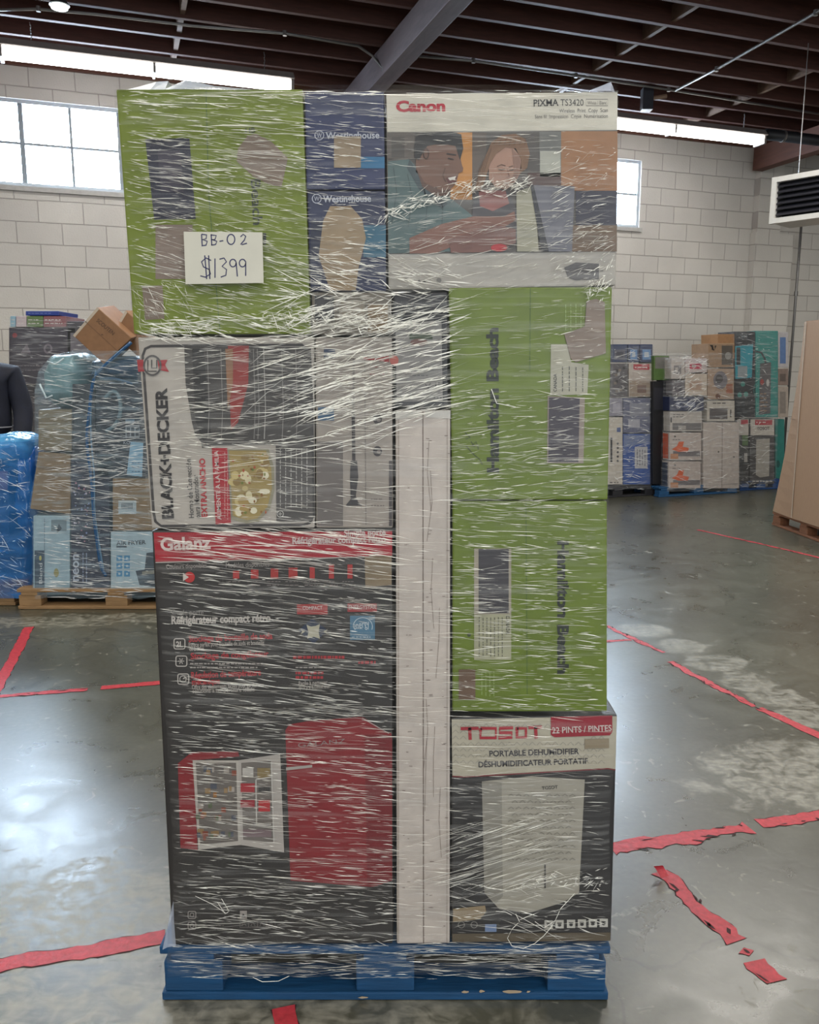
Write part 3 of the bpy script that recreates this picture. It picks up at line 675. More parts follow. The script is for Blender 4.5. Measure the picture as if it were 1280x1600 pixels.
b.poly('sticker', [(914, 1155), (952, 1154), (952, 1169), (914, 1170)], (150, 134, 108), 4)
b.poly('picture', [(753, 1221), (830, 1213), (914, 1218), (905, 1395), (880, 1410), (825, 1427), (780, 1420), (757, 1395)], (172, 166, 152), 2)
b.poly('picture', [(753, 1221), (784, 1222), (786, 1400), (775, 1412), (757, 1395)], (146, 141, 130), 3)
for r in range(11):
    for k in range(9):
        x = 798+k*12+(r % 2)*6; y = 1242+r*10
        if x < 900: b.stroke('picture', [(x-4, y+2), (x+1, y-1), (x+5, y+2)], 1.6, (142, 136, 124), 4)
b.text('picture', 'TOSOT', 847, 1234, 872, 1232, 5, (70, 66, 64), 4, .02); b.rect('picture', 850.5, 1351, 853, 1388, (70, 66, 62), 4)
b.poly('sticker#2', [(708, 1420), (758, 1415), (760, 1425), (750, 1436), (708, 1441)], (156, 136, 106), 3); b.rect('sticker#3', 758, 1444, 776, 1456, (120, 140, 176), 3)
for x in (721, 741): b.stroke('icons', circ(x, 1445, 5, 5, 12), 1.2, (140, 136, 130), 3, closed=True)
for k, x in enumerate((851, 868, 886, 903, 920, 937)):
    y = 1438-k*.5; b.rect('icons', x, y, x+13, y+13, (206, 202, 192), 2); [b.rect('icons', x+3, y+4, x+10, y+6, DK, 3), b.poly('icons', circ(x+6.5, y+8, 3, 2.4, 8), DK, 3)][k % 2]
b.poly('bottom_edge', [(707, 1459), (954, 1457), (954, 1470), (707, 1472)], (96, 84, 66), 3); b.nest = {k: 'header_band' for k in ('logo', 'badge', 'lettering', 'pattern', 'sticker')}; b.done()

# narrow tall pale box
b = fcarton('long_carton', 'narrow tall pale carton standing upright in the middle of the stack', [(618, 641), (704, 641), (703, 1474), (620, 1475)], (206, 194, 184))
b.stroke('seam', [(661, 642), (662, 1474)], 1.6, (120, 104, 96), 1)
for x, c in ((623, (176, 162, 150)), (699, (180, 168, 158))): b.stroke('edge_fold', [(x, 644), (x-.5, 1472)], 2, c, 1)
rnd = random.Random(3)
for k in range(60):
    y = rnd.uniform(660, 1460); x = rnd.choice([rnd.uniform(664, 672), rnd.uniform(690, 700), rnd.uniform(626, 640)]); b.stroke('scuff', [(x, y), (x+rnd.uniform(2, 7), y+rnd.uniform(-.4, .4))], .8, (120, 100, 92), 2)
for k in range(8):
    y = rnd.uniform(660, 1300); x = rnd.uniform(665, 695); b.stroke('scuff', [(x, y), (x+rnd.uniform(-3, 3), y+50), (x+rnd.uniform(-6, 6), y+110)], .7, (150, 134, 124), 2)
b.poly('torn_flap', [(618, 642), (657, 641), (660, 650), (618, 656)], (216, 210, 202), 2); b.poly('torn_flap', [(664, 642), (704, 641), (704, 654), (664, 652)], (216, 210, 202), 2)
b.done()

# toaster oven carton
BG = (186, 178, 168)
b = fcarton('oven_carton', 'grey toaster oven box lying on its side, its brand running up its left edge', [(215, 527), (491, 527), (492, 825), (237, 826)], BG)
ringp = [(236, 541), (300, 540), (400, 539), (472, 539), (484, 548), (488, 640), (490, 805), (484, 817), (474, 820), (252, 822), (243, 815), (240, 800), (229, 640), (223, 556), (227, 545)]
b.stroke('border_line', ringp, 4.2, (66, 62, 62), 1, closed=True)
b.poly('logo', [(214, 562), (224, 562), (226, 580), (216, 581)], (170, 40, 50), 3); b.poly('logo', [(246, 563), (262, 562), (258, 570), (264, 581), (248, 578)], (170, 40, 50), 3)
b.poly('logo', circ(237, 571, 15, 17, 20), BG, 2); b.stroke('logo', circ(238, 571, 13, 15, 22), 3, (84, 80, 80), 4, closed=True); b.stroke('logo', [(231, 562), (231, 580), (245, 580)], 2, (84, 80, 80), 4); b.stroke('logo', [(237, 562), (237, 575), (245, 575), (245, 562)], 2, (84, 80, 80), 4)
b.text('lettering', 'BLACK+DECKER', 271, 810, 260, 606, 18, (36, 32, 34), 3, .04)
b.text('lettering#2', 'Horno de Convección', 303, 809, 298, 717, 8, (70, 66, 66), 3, .01); b.text('lettering#2', 'para Mostrador', 313, 809, 309, 742, 8, (70, 66, 66), 3, .01)
b.text('lettering#3', 'EXTRA ANCHO', 324, 808, 320, 716, 9, (186, 34, 48), 3, .03)
OV = (70, 66, 64)
b.poly('oven_picture', [(288, 542), (486, 542), (487, 694), (330, 696), (328, 700), (316, 700), (314, 690), (305, 680), (300, 660), (290, 600)], OV, 2)
b.poly('oven_picture', [(300, 545), (318, 545), (330, 680), (318, 690), (306, 660)], (40, 38, 38), 3); b.poly('oven_picture', [(356, 540), (389, 540), (388, 600), (372, 660), (361, 672), (358, 600)], (150, 52, 48), 3); b.poly('oven_picture', [(352, 545), (364, 545), (364, 600), (356, 640)], (150, 108, 78), 4)
for x in (324, 345, 396, 402, 412, 440, 462): b.stroke('oven_picture', [(x, 545), (x+3, 640), (x+1, 686)], 1.4, (132, 128, 124) if x != 412 else (170, 166, 160), 4)
b.poly('red_banner', [(331, 700), (355, 700), (361, 818), (337, 819)], (176, 38, 50), 4); b.text('red_banner', 'ALIMENTE A LA FAMILIA', 346, 812, 341, 704, 6.5, (222, 206, 200), 5, .015); b.fine('red_banner', 349, 706, 358, 812, (214, 160, 156), 2, 1, 5, True)
b.poly('food_picture', [(356, 702), (420, 702), (428, 730), (429, 765), (422, 795), (404, 815), (385, 818), (362, 812)], (150, 144, 120), 4)
b.poly('food_picture', [(358, 704), (416, 704), (424, 732), (425, 764), (418, 792), (402, 810), (386, 813), (364, 806)], (168, 146, 88), 5)
rnd = random.Random(5)
for k in range(26):
    x = rnd.uniform(364, 416); y = rnd.uniform(710, 802); b.poly('food_picture', circ(x, y, rnd.uniform(5, 10), rnd.uniform(4, 8), 10), rnd.choice([(226, 214, 172), (206, 186, 126), (178, 150, 88), (238, 230, 200), (150, 124, 74)]), 6+k*.05)
for k in range(30):
    x = rnd.uniform(364, 416); y = rnd.uniform(710, 802); b.poly('food_picture', circ(x, y, rnd.uniform(1, 2.4), rnd.uniform(1, 3), 8), rnd.choice([(176, 84, 50), (120, 130, 60), (150, 104, 54)]), 8)
b.poly('text_panel', [(431, 694), (487, 694), (489, 814), (432, 815)], (88, 84, 82), 3); b.fine('text_panel', 434, 700, 484, 795, (190, 186, 180), 6, 1.1, 4, True)
b.stroke('text_panel', circ(438, 803, 5, 5, 14), 1.2, (200, 196, 190), 5, closed=True); b.stroke('text_panel', [(435, 803), (441, 803)], 1.2, (200, 196, 190), 5); b.stroke('text_panel', [(438, 800), (438, 806)], 1.2, (200, 196, 190), 5)
b.done()
# grey carton with cleaning tool picture
b = fcarton('vacuum_carton', 'pale grey box picturing a dark upright pole, right of the toaster oven box', [(493, 527), (613, 527), (614, 825), (494, 825)], (164, 154, 144))
b.poly('picture', [(495, 690), (536, 690), (536, 822), (496, 822)], (112, 104, 100), 1); b.rect('picture', 497, 636, 522, 657, (78, 112, 144), 1); b.rect('picture', 506, 545, 524, 560, (52, 66, 96), 1)
b.stroke('picture', [(552, 645), (553, 720)], 5, (62, 56, 58), 2); b.poly('picture', [(548, 720), (558, 720), (560, 745), (556, 775), (560, 785), (566, 790), (540, 790), (548, 780), (547, 748)], (58, 54, 56), 2); b.stroke('picture', [(553, 560), (552, 645)], 3, (128, 120, 114), 2)
b.stroke('divider', [(570, 560), (572, 820)], 1, (120, 112, 106), 2)
for y in (655, 705): b.poly('icons', circ(590, y, 7, 8, 14), (66, 60, 62), 2); b.poly('icons', circ(592, y+1, 3.5, 3, 10), (140, 130, 124), 3)
b.poly('logo', [(568, 558), (585, 560), (608, 556), (608, 566), (585, 563), (568, 562)], (170, 44, 46), 2); b.fine('lettering', 578, 568, 606, 590, (150, 70, 66), 2, 1.2); b.fine('lettering', 580, 775, 604, 795, (110, 100, 96), 2, 1.2)
b.rect('side_stripe', 608, 720, 613, 822, (74, 66, 66), 2); b.done()

# refrigerator carton
b = fcarton('refrigerator_carton', 'big charcoal compact refrigerator box with a red header, bottom left on the pallet', [(237, 829), (613, 828), (614, 1474), (269, 1476)], (50, 46, 44))
b.poly('header_band', [(240, 832), (613, 830), (613, 868), (243, 878)], (172, 18, 40), 1); b.stroke('header_band', [(243, 879), (613, 869)], 1.6, (190, 180, 172), 2)
b.text('logo', 'Galanz', 251, 860, 330, 857, 20, (226, 206, 200), 3, .03)
b.text('lettering', 'Simple porte', 538, 838, 603, 836, 10, (214, 190, 186), 3, .03); b.text('lettering', 'Réfrigérateur compact rétro', 457, 850, 603, 847, 11, (214, 190, 186), 3, .03)
LT = (168, 160, 154)
b.text('lettering#2', 'Couleurs disponibles', 260, 889, 323, 887, 7.5, LT, 2); b.text('lettering#2', 'Modèles disponibles', 353, 887, 421, 885, 7.5, LT, 2); b.stroke('divider', [(347, 880), (349, 920)], .8, (84, 78, 76), 2); b.stroke('divider', [(250, 923), (612, 918)], 1, (120, 112, 108), 2)
b.poly('colour_swatches', circ(272, 902, 8, 8, 18), (28, 26, 28), 2); b.poly('colour_swatches', circ(296, 902, 8.5, 8.5, 18), (196, 44, 44), 2); b.poly('colour_swatches', [(286, 895), (295, 902), (286, 908)], (216, 206, 196), 3)
for k, (x, h_, w_) in enumerate(((369, 12, 5), (398, 14, 6), (429, 16, 6), (458, 17, 7), (488, 18, 4), (518, 22, 4), (547, 22, 4))):
    b.rect('model_pictures', x-w_, 904-h_, x+w_, 904, (176, 48, 46), 2); b.fine('model_pictures', x-12, 906, x+12, 917, (140, 130, 126), 2, 1.2, 2, seed=k)
b.poly('sticker', [(570, 870), (612, 868), (612, 914), (571, 918)], (136, 118, 92), 3)
b.text('lettering#3', 'Simple porte', 267, 962, 318, 961, 9, (150, 144, 140), 2); b.text('lettering#3', 'Réfrigérateur compact rétro', 268, 975, 423, 971, 12.5, (206, 198, 190), 2, .035)
b.rect('red_tags', 464, 944, 512, 960, (170, 60, 60), 2); b.text('red_tags', 'COMPACT', 473, 953, 504, 952, 5.5, (216, 190, 186), 3, .02); b.rect('red_tags', 543, 943, 589, 956, (170, 50, 54), 2); b.text('red_tags', 'ENERGYSTAR', 545, 952, 588, 951, 6, (220, 196, 190), 3, .02)
b.rect('energy_label', 547, 962, 586, 1000, (72, 118, 146), 2); b.stroke('energy_label', circ(567, 979, 15, 14, 20, 180, 380), 1.2, (190, 206, 216), 3); b.text('energy_label', 'energy', 553, 984, 578, 979, 8, (206, 216, 222), 3); b.fine('energy_label', 550, 993, 584, 998, (190, 206, 216), 1, 1.4, 3)
b.poly('size_icon', [(466, 985), (488, 966), (512, 985), (490, 1006)], (40, 52, 78), 2); b.poly('size_icon', [(479, 976), (486, 979), (493, 978), (500, 975), (498, 987), (500, 998), (490, 995), (480, 998), (482, 987)], (196, 190, 168), 3)
for x0, sg in ((470, 1), (512, -1)): b.poly('size_icon', [(x0, 983), (x0+7*sg, 987), (x0, 991), (x0+2*sg, 987)], (196, 190, 168), 3)
for k, y in enumerate((1006, 1033, 1061)):
    x = 280+k*3; b.stroke('icons', rrect(x-8, y-8, x+9, y+8, 3), 1.6, (196, 188, 180), 2, closed=True)
    if k == 0: b.text('icons', '2L', x-5, y+5, x+6, y+5, 9, (206, 198, 190), 2, .03)
    elif k == 1:
        for a in range(0, 180, 60): b.stroke('icons', [(x-5*math.cos(math.radians(a)), y-5*math.sin(math.radians(a))), (x+5*math.cos(math.radians(a)), y+5*math.sin(math.radians(a)))], 1.2, (196, 188, 180), 2)
    else: b.stroke('icons', circ(x, y, 5, 5, 14), 1.2, (196, 188, 180), 2, closed=True); b.stroke('icons', [(x, y), (x+3, y-3)], 1.2, (196, 188, 180), 2)
RT = (176, 44, 52)
b.text('red_headings', 'Stockage de bouteille de soda', 295, 1003, 426, 998, 10, RT, 2, .03); b.text('red_headings', 'Stockage de congélateur', 298, 1030, 420, 1026, 10, RT, 2, .03); b.text('red_headings', 'Régulation de température', 299, 1060, 408, 1055, 10, RT, 2, .03); b.text('red_headings', 'mécanique', 300, 1070, 344, 1068, 9, RT, 2, .03)
b.text('small_print', 'Espace parfait pour bouteille de soda et bouteille', 295, 1011, 413, 1007, 7, (186, 178, 170), 2, .01); b.text('small_print', 'de 2 litres.', 296, 1017, 320, 1016, 6.5, (186, 178, 170), 2, .01)
b.fine('small_print', 297, 1034, 418, 1046, (168, 160, 154), 2, 2.2, 2); b.text('small_print', 'Offre des ajustements faciles pour garder vos', 300, 1077, 412, 1073, 7, (186, 178, 170), 2, .01); b.text('small_print', "solutions à température idéale", 301, 1083, 398, 1080, 6.5, (186, 178, 170), 2, .01)
b.fine('red_headings#2', 458, 1022, 560, 1032, RT, 1, 4.5, 2); b.fine('red_headings#2', 560, 1030, 595, 1040, RT, 1, 4.5, 2); b.text('small_print', "Facile à nettoyer", 467, 1071, 512, 1069, 6.5, (186, 178, 170), 2, .01); b.text('small_print', "qu'il y a à l'intérieur", 467, 1077, 516, 1075, 6.5, (186, 178, 170), 2, .01); b.fine('red_headings#2', 462, 1048, 508, 1062, RT, 2, 4, 2); b.fine('small_print', 462, 1040, 505, 1046, LT, 1, 2, 2)
FR_ = (138, 28, 36)
b.poly('refrigerator_picture', [(446, 1141), (452, 1132), (480, 1127), (560, 1120), (568, 1121), (600, 1141), (612, 1146), (613, 1376), (583, 1386), (454, 1376)], FR_, 2)
b.stroke('refrigerator_picture', [(448, 1150), (520, 1141), (566, 1134), (600, 1142)], 1.2, (176, 120, 118), 3); b.stroke('refrigerator_picture', [(566, 1122), (608, 1146)], 1.4, (180, 168, 164), 3)
b.poly('refrigerator_picture', [(570, 1148), (613, 1150), (613, 1376), (583, 1386), (574, 1384)], (122, 24, 32), 3)
b.text('refrigerator_picture', 'GALANZ', 466, 1168, 540, 1161, 7, (150, 130, 128), 3); b.poly('refrigerator_picture', [(447, 1199), (488, 1195), (488, 1199), (447, 1204)], (176, 168, 160), 3)
b.poly('open_refrigerator_picture', [(278, 1193), (300, 1175), (372, 1174), (374, 1182), (302, 1188), (309, 1328), (282, 1325)], FR_, 2)
b.poly('open_refrigerator_picture', [(301, 1188), (372, 1188), (376, 1320), (310, 1328)], (190, 182, 172), 3); b.poly('open_refrigerator_picture', [(306, 1192), (369, 1192), (372, 1314), (313, 1320)], (112, 104, 98), 4)
b.poly('open_refrigerator_picture', [(372, 1188), (438, 1178), (444, 1332), (376, 1320)], (184, 176, 168), 3); b.poly('open_refrigerator_picture', [(377, 1192), (424, 1189), (428, 1316), (380, 1312)], (120, 112, 106), 4)
rnd = random.Random(9)
for k in range(34):
    x = rnd.uniform(310, 366); y = rnd.choice([1205, 1232, 1244, 1262, 1276, 1300, 1306])+rnd.uniform(-4, 4); w_ = rnd.uniform(2, 6); b.rect('open_refrigerator_picture', x-w_, y-4, x+w_, y+4, rnd.choice([(150, 120, 80), (140, 70, 50), (90, 100, 70), (170, 160, 150), (80, 84, 96), (160, 110, 60)]), 5+k*.02)
for x0, y0, x1, y1, c in ((376, 1224, 398, 1238, (170, 40, 50)), (376, 1250, 398, 1262, (160, 50, 60)), (404, 1250, 422, 1268, (190, 50, 54)), (404, 1230, 422, 1237, (60, 56, 56)), (402, 1200, 422, 1216, (140, 120, 80)), (380, 1296, 424, 1308, (130, 110, 112)), (379, 1200, 396, 1214, (196, 190, 182))): b.rect('open_refrigerator_picture', x0, y0, x1, y1, c, 5.8)
for sg in ([(400, 1218), (401, 1288)], [(401, 1288), (424, 1288)], [(400, 1218), (424, 1214)], [(424, 1190), (428, 1316)]): b.stroke('open_refrigerator_picture', sg, 2, (200, 194, 186), 6.4)
for y in (1429, 1446): b.stroke('icons#2', rrect(294, y-5, 306, y+6, 2), 1.2, LT, 2, closed=True); b.stroke('icons#2', circ(300, y+.5, 3, 3, 10), 1, LT, 2, closed=True)
b.fine('icons#2', 309, 1443, 355, 1449, (120, 112, 108), 1, 1.6); b.rect('icons#2', 375, 1423, 386, 1436, LT, 2); b.poly('icons#2', [(377, 1433), (380, 1427), (384, 1433)], DK, 3)
b.nest = {'logo': 'header_band', 'lettering': 'header_band'}
for k in range(4): b.stroke('icons#2', [(375+k*14, 1438), (388+k*14, 1438), (388+k*14, 1449), (375+k*14, 1449)], 1, (126, 118, 114), 2, closed=True); b.stroke('icons#2', [(378+k*14, 1447), (381+k*14, 1441), (385+k*14, 1447)], 1, (126, 118, 114), 2)
b.done()

# price note taped on the film
NF = Face((0, YF-.022, 0), (0, -1, 0))
t = Thing('price_note', 'white paper note with a handwritten price stuck on the wrapped green carton', 'paper note', NF.p(350, 443))
PN = Printed(t, NF)
c = MB(); qd = [(287, 362), (410, 363), (412, 442), (290, 444)]; c.prism([NF.p(*p) for p in qd], [NF.p(*p)+Vector((0, .0005, 0)) for p in qd], M((226, 222, 206), .6, .04)); t.part(c, 'sheet')
INK = (38, 38, 96)
for st in ([(315, 366), (316, 383)], [(315, 366), (323, 367), (322, 373), (316, 374), (324, 377), (322, 383), (315, 384)], [(330, 366), (331, 383)], [(330, 367), (338, 368), (336, 374), (331, 374), (339, 377), (337, 382), (330, 383)], [(343, 377), (349, 376)],
           circ(361, 374, 6, 8, 14)+[(367, 374)], [(376, 370), (380, 366), (384, 369), (382, 375), (376, 382), (379, 382), (386, 380)],
           [(330, 407), (322, 403), (315, 409), (318, 417), (327, 421), (329, 428), (321, 433), (313, 431)], [(320, 399), (323, 436)], [(326, 399), (328, 436)], [(336, 404), (336, 434)],
           [(343, 405), (350, 403), (354, 409), (347, 416), (354, 421), (353, 430), (345, 433)], circ(364, 411, 5, 6, 12)+[(369, 410), (371, 432)], circ(379, 411, 5, 6, 12)+[(384, 409), (384, 431)]):
    if len(st) > 10 and False: pass
    PN.stroke('handwriting', st, 1.7, INK, 1)
PN.done()

# ------------------------------------------------------------ stretch film
CW, CN = .85, 1.25
FILM = film_mat('clear_stretch_film', (.80, .79, .76), .02, .17, (3.0, 3.0, 75))
CREASE_GLINT = crease_glint_mat('film_crease', (1, .98, .90), .85)  # white colour stands in for glints along the folds
CREASE_GLINT2 = crease_glint_mat('film_crease_glint_thin', (.94, .92, .86), .45)
def wrap(thing_name, label, face, L, R, depth, creases, mat=FILM, amp=.0015, off=.010, ncol=48, nrow=110, rnd_seed=1, top=True, ragged=.0, part_back=True, top_peaks=None, cm=(CREASE_GLINT, CREASE_GLINT2), cat='stretch film', dvec=None):
    """L, R: silhouettes [(x, y)...] in photo pixels top to bottom on the face plane; creases: list of dicts"""
    rnd = random.Random(rnd_seed)
    def at(P, y):
        if y <= P[0][1]: return P[0][0]
        for (xa, ya), (xb, yb) in zip(P, P[1:]):
            if y <= yb: return xa+(xb-xa)*(y-ya)/(yb-ya)
        return P[-1][0]
    y0, y1 = L[0][1], L[-1][1]; dv = (dvec or -face.n)*depth
    base = face.p((L[-1][0]+R[-1][0])/2, y1)
    t = Thing(thing_name, label, cat, base)
    ph = [rnd.uniform(0, 6.28) for _ in range(8)]
    def wav(s_, r): return amp*(math.sin(s_*9+r*31+ph[0])*.4+math.sin(s_*3+r*71+ph[1])*.35+math.sin(s_*23-r*47+ph[2])*.25)
    c = MB(); rings = []
    nd = 8
    for r in range(nrow+1):
        y = y0+(y1-y0)*r/nrow; xl, xr = at(L, y), at(R, y); ring = []
        for k in range(ncol+1):
            s_ = k/ncol; yy = y+(ragged*(math.sin(s_*17+ph[3])+.6*math.sin(s_*41+ph[4])) if r == nrow else 0)
            edge = min(s_, 1-s_)*ncol; o = off+wav(s_, r/nrow)
            if edge < 1: o = off*.2
            ring.append(face.p(xl+(xr-xl)*s_, yy, o))
        a, b_ = ring[0], ring[-1]
        for k in range(1, nd+1): ring.append(b_+dv*(k/nd)+face.n*0+Vector((wav(k/nd, r/nrow+.3), 0, 0)))
        for k in range(1, 7): ring.append((b_+dv).lerp(a+dv, k/6))
        for k in range(1, nd): ring.append((a+dv)-dv*(k/nd)+Vector((wav(k/nd, r/nrow+.7), 0, 0)))
        rings.append(ring)
    n = len(rings[0]); vs = [p for r in rings for p in r]
    fs = [(r*n+k, r*n+(k+1) % n, (r+1)*n+(k+1) % n, (r+1)*n+k) for r in range(nrow) for k in range(n)]
    c.add(vs, fs, mat); t.part(c, 'film_sheet', smooth=True)
    # creases: slim raised folds pulled along the winding direction, whitened to paint film glints
    c = MB(); i = 0
    for cr in creases:
        for _ in range(int(cr['n']*CN)):
            if 'pos' in cr: x, y = cr['pos'](rnd)
            else: x = rnd.uniform(cr['x'][0], cr['x'][1]); y = rnd.uniform(cr['y'][0], cr['y'][1])
            ang = math.radians(rnd.gauss(cr['a'](x, y) if callable(cr['a']) else cr['a'], cr.get('s', 4)*.72))
            ln = min(rnd.expovariate(1/cr['l'])+cr['l']*.25, cr['l']*5); w = rnd.uniform(*cr['w'])*CW*(1 if ln < cr['l']*2 else .8)
            seg = 3 if ln > 12 else 2; bend = rnd.gauss(0, cr.get('bend', .025))*ln; pts = []
            for k in range(seg+1):
                s_ = k/seg-.5; px = x+math.cos(ang)*ln*s_-math.sin(ang)*bend*(1-4*s_*s_); py = y+math.sin(ang)*ln*s_+math.cos(ang)*bend*(1-4*s_*s_)
                pts.append((px, py, w*(1-(2*s_)**4*.9)))
            if not all(at(L, p[1])+1 < p[0] < at(R, p[1])-1 and y0+1 < p[1] < y1+6 for p in pts): continue
            o = off+amp+.0005; hgt = rnd.uniform(.3, 1.5)*cr.get('h', .0011); m_ = cm[0] if rnd.random() < cr.get('bright', .5) else cm[1]
            nx, ny = -math.sin(ang), math.cos(ang); vs = []
            tw = rnd.uniform(-.4, .4)
            for px, py, ww in pts:
                vs += [face.p(px-nx*ww/2, py-ny*ww/2, o), face.p(px+nx*ww*tw*.5, py+ny*ww*tw*.5, o+hgt), face.p(px+nx*ww/2, py+ny*ww/2, o)]
            c.add(vs, [f for k in range(seg) for f in ((3*k, 3*k+3, 3*k+4, 3*k+1), (3*k+1, 3*k+4, 3*k+5, 3*k+2))], m_)
    o = t.part(c, 'film_crease_glints'); o['kind'] = 'stuff'
    return t, at
FL = [(178, 140), (185, 240), (196, 370), (206, 500), (211, 530), (219, 660), (233, 820), (241, 860), (252, 1000), (262, 1170), (270, 1330), (271, 1400), (266, 1440), (256, 1478), (261, 1500), (262, 1524)]
FR = [(967, 141), (967, 240), (965, 380), (960, 450), (958, 600), (951, 780), (950, 1100), (966, 1119), (962, 1190), (956, 1230), (952, 1300), (955, 1400), (957, 1460), (954, 1500), (953, 1519)]
def pathpos(pts, sp):
    def f(r):
        k = r.uniform(0, len(pts)-1.0001); i = int(k); u = k-i
        return (pts[i][0]*(1-u)+pts[i+1][0]*u+r.gauss(0, sp), pts[i][1]*(1-u)+pts[i+1][1]*u+r.gauss(0, sp))
    return f
def lean(x, y):
    """winding direction over the front of the stack"""
    if x < 480: return 5 if y < 360 or y > 830 else 9
    if x < 615: return 3 if y < 500 else -7 if y < 830 else 5
    return -2
CR = [dict(x=(180, 600), y=(145, 520), n=1150, a=lean, s=7, l=17, w=(.6, 1.7), bright=.42),
      dict(x=(180, 475), y=(240, 520), n=160, a=17, s=4, l=34, w=(.6, 1.5), bright=.45),
      dict(x=(184, 480), y=(150, 300), n=70, a=4, s=3, l=60, w=(.8, 2.2), bright=.3),
      dict(x=(604, 966), y=(150, 205), n=60, a=2, s=3, l=50, w=(.5, 1.1), bright=.05),
      dict(x=(604, 966), y=(206, 395), n=170, a=-1, s=6, l=30, w=(.5, 1.2), bright=.2),
      dict(x=(860, 966), y=(230, 445), n=170, a=-18, s=22, l=12, w=(.7, 1.6), bright=.6),
      dict(x=(604, 966), y=(340, 450), n=150, a=-12, s=16, l=20, w=(.5, 1.3), bright=.4),
      dict(x=(440, 720), y=(400, 520), n=230, a=lambda x, y: 12 if y < 460 else -14, s=14, l=34, w=(.8, 2.2), bright=.6),
      dict(x=(470, 700), y=(480, 660), n=330, a=-14, s=10, l=36, w=(.8, 2.4), bright=.6),
      dict(x=(275, 615), y=(528, 700), n=340, a=-3, s=9, l=26, w=(.6, 1.6), bright=.5),
      dict(x=(235, 615), y=(690, 830), n=270, a=2, s=8, l=26, w=(.6, 1.5), bright=.42),
      dict(x=(330, 640), y=(560, 690), n=36, a=-15, s=4, l=110, w=(1.0, 2.4), bright=.6, bend=.1),
      dict(x=(240, 615), y=(826, 880), n=150, a=6, s=4, l=46, w=(.7, 2), bright=.5),
      dict(x=(240, 615), y=(880, 1120), n=560, a=6, s=3.5, l=24, w=(.6, 1.5), bright=.42),
      dict(x=(300, 615), y=(900, 1120), n=50, a=6, s=2, l=80, w=(.6, 1.4), bright=.35),
      dict(x=(255, 615), y=(1100, 1400), n=760, a=4, s=3.5, l=23, w=(.6, 1.5), bright=.42),
      dict(x=(265, 615), y=(1395, 1480), n=200, a=3, s=10, l=26, w=(.6, 1.5), bright=.45),
      dict(x=(616, 706), y=(650, 1470), n=200, a=2, s=3, l=22, w=(.6, 1.3), bright=.4),
      dict(x=(702, 956), y=(455, 620), n=60, a=-3, s=7, l=30, w=(.5, 1.1), bright=.25),
      dict(x=(704, 956), y=(610, 790), n=330, a=-4, s=9, l=20, w=(.6, 1.5), bright=.42),
      dict(x=(704, 950), y=(780, 1115), n=600, a=2, s=6, l=23, w=(.5, 1.5), bright=.42),
      dict(x=(840, 958), y=(455, 620), n=60, a=-8, s=9, l=14, w=(.6, 1.4), bright=.5),
      dict(x=(706, 955), y=(1118, 1210), n=60, a=2, s=5, l=34, w=(.5, 1.1), bright=.3),
      dict(x=(706, 955), y=(1210, 1330), n=150, a=3, s=6, l=24, w=(.5, 1.3), bright=.3),
      dict(x=(700, 850), y=(1290, 1390), n=110, a=-17, s=3, l=52, w=(.6, 1.5), bright=.4),
      dict(x=(706, 955), y=(1380, 1470), n=110, a=4, s=14, l=24, w=(.6, 1.5), bright=.45),
      dict(x=(262, 955), y=(1472, 1530), n=420, a=1, s=5, l=30, w=(.6, 1.4), bright=.35),
      dict(x=(180, 960), y=(139, 150), n=50, a=0, s=2, l=60, w=(.8, 2), bright=.4),
      dict(x=(210, 300), y=(440, 530), n=70, a=55, s=30, l=14, w=(.6, 1.2), bright=.5),
      dict(x=(212, 480), y=(495, 535), n=120, a=3, s=14, l=26, w=(.8, 2.4), bright=.7),
      dict(pos=pathpos([(590, 345), (640, 322), (700, 305), (740, 292), (800, 290), (830, 280)], 6), n=190, a=-20, s=35, l=11, w=(.8, 2.2), bright=.7, x=0, y=0),
      dict(pos=pathpos([(810, 1385), (860, 1372), (910, 1378), (950, 1378)], 6), n=80, a=-15, s=35, l=10, w=(.8, 2), bright=.6, x=0, y=0),
      dict(pos=pathpos([(925, 460), (950, 440), (958, 400)], 8), n=60, a=-50, s=40, l=10, w=(.8, 2), bright=.7, x=0, y=0),
      dict(pos=pathpos([(410, 500), (470, 495), (560, 505), (610, 500)], 8), n=110, a=10, s=40, l=10, w=(.8, 2.2), bright=.7, x=0, y=0)]
film, fat = wrap('stretch_wrap', 'clear crinkled stretch film wound around the tall stack on the blue pallet', FF, FL, FR, .86, CR, ragged=2.5)
# loose folds: top peaks, lower left corner fold, loops at the lower right and under the film edge
def fp(x, y, o=.012, d=0): return FF.p(x, y, o)+Vector((0, d, 0))
GLOSSF = film_mat('loose_film', (.72, .78, .92), .40, .75, (12, 12, 30), .8)
c = MB()
def sheet(rows, mat=GLOSSF):
    n = len(rows[0]); c.add([p for r in rows for p in r], [(i*n+k, i*n+k+1, (i+1)*n+k+1, (i+1)*n+k) for i in range(len(rows)-1) for k in range(n-1)], mat)
sheet([[fp(178, 141), fp(200, 140), fp(235, 140), fp(258, 140)], [fp(186, 136, d=.02), fp(212, 130, d=.03), fp(240, 122, d=.02), fp(256, 118, d=.03)], [fp(200, 134, d=.10), fp(222, 132, d=.1), fp(246, 128, d=.1), fp(262, 132, d=.1)]])
sheet([[fp(256, 140), fp(280, 139), fp(330, 140), fp(420, 140)], [fp(262, 132, d=.02), fp(286, 119, d=.02), fp(330, 126, d=.03), fp(420, 137, d=.02)], [fp(270, 131, d=.12), fp(292, 116, d=.12), fp(336, 128, d=.12), fp(420, 138, d=.12)]])
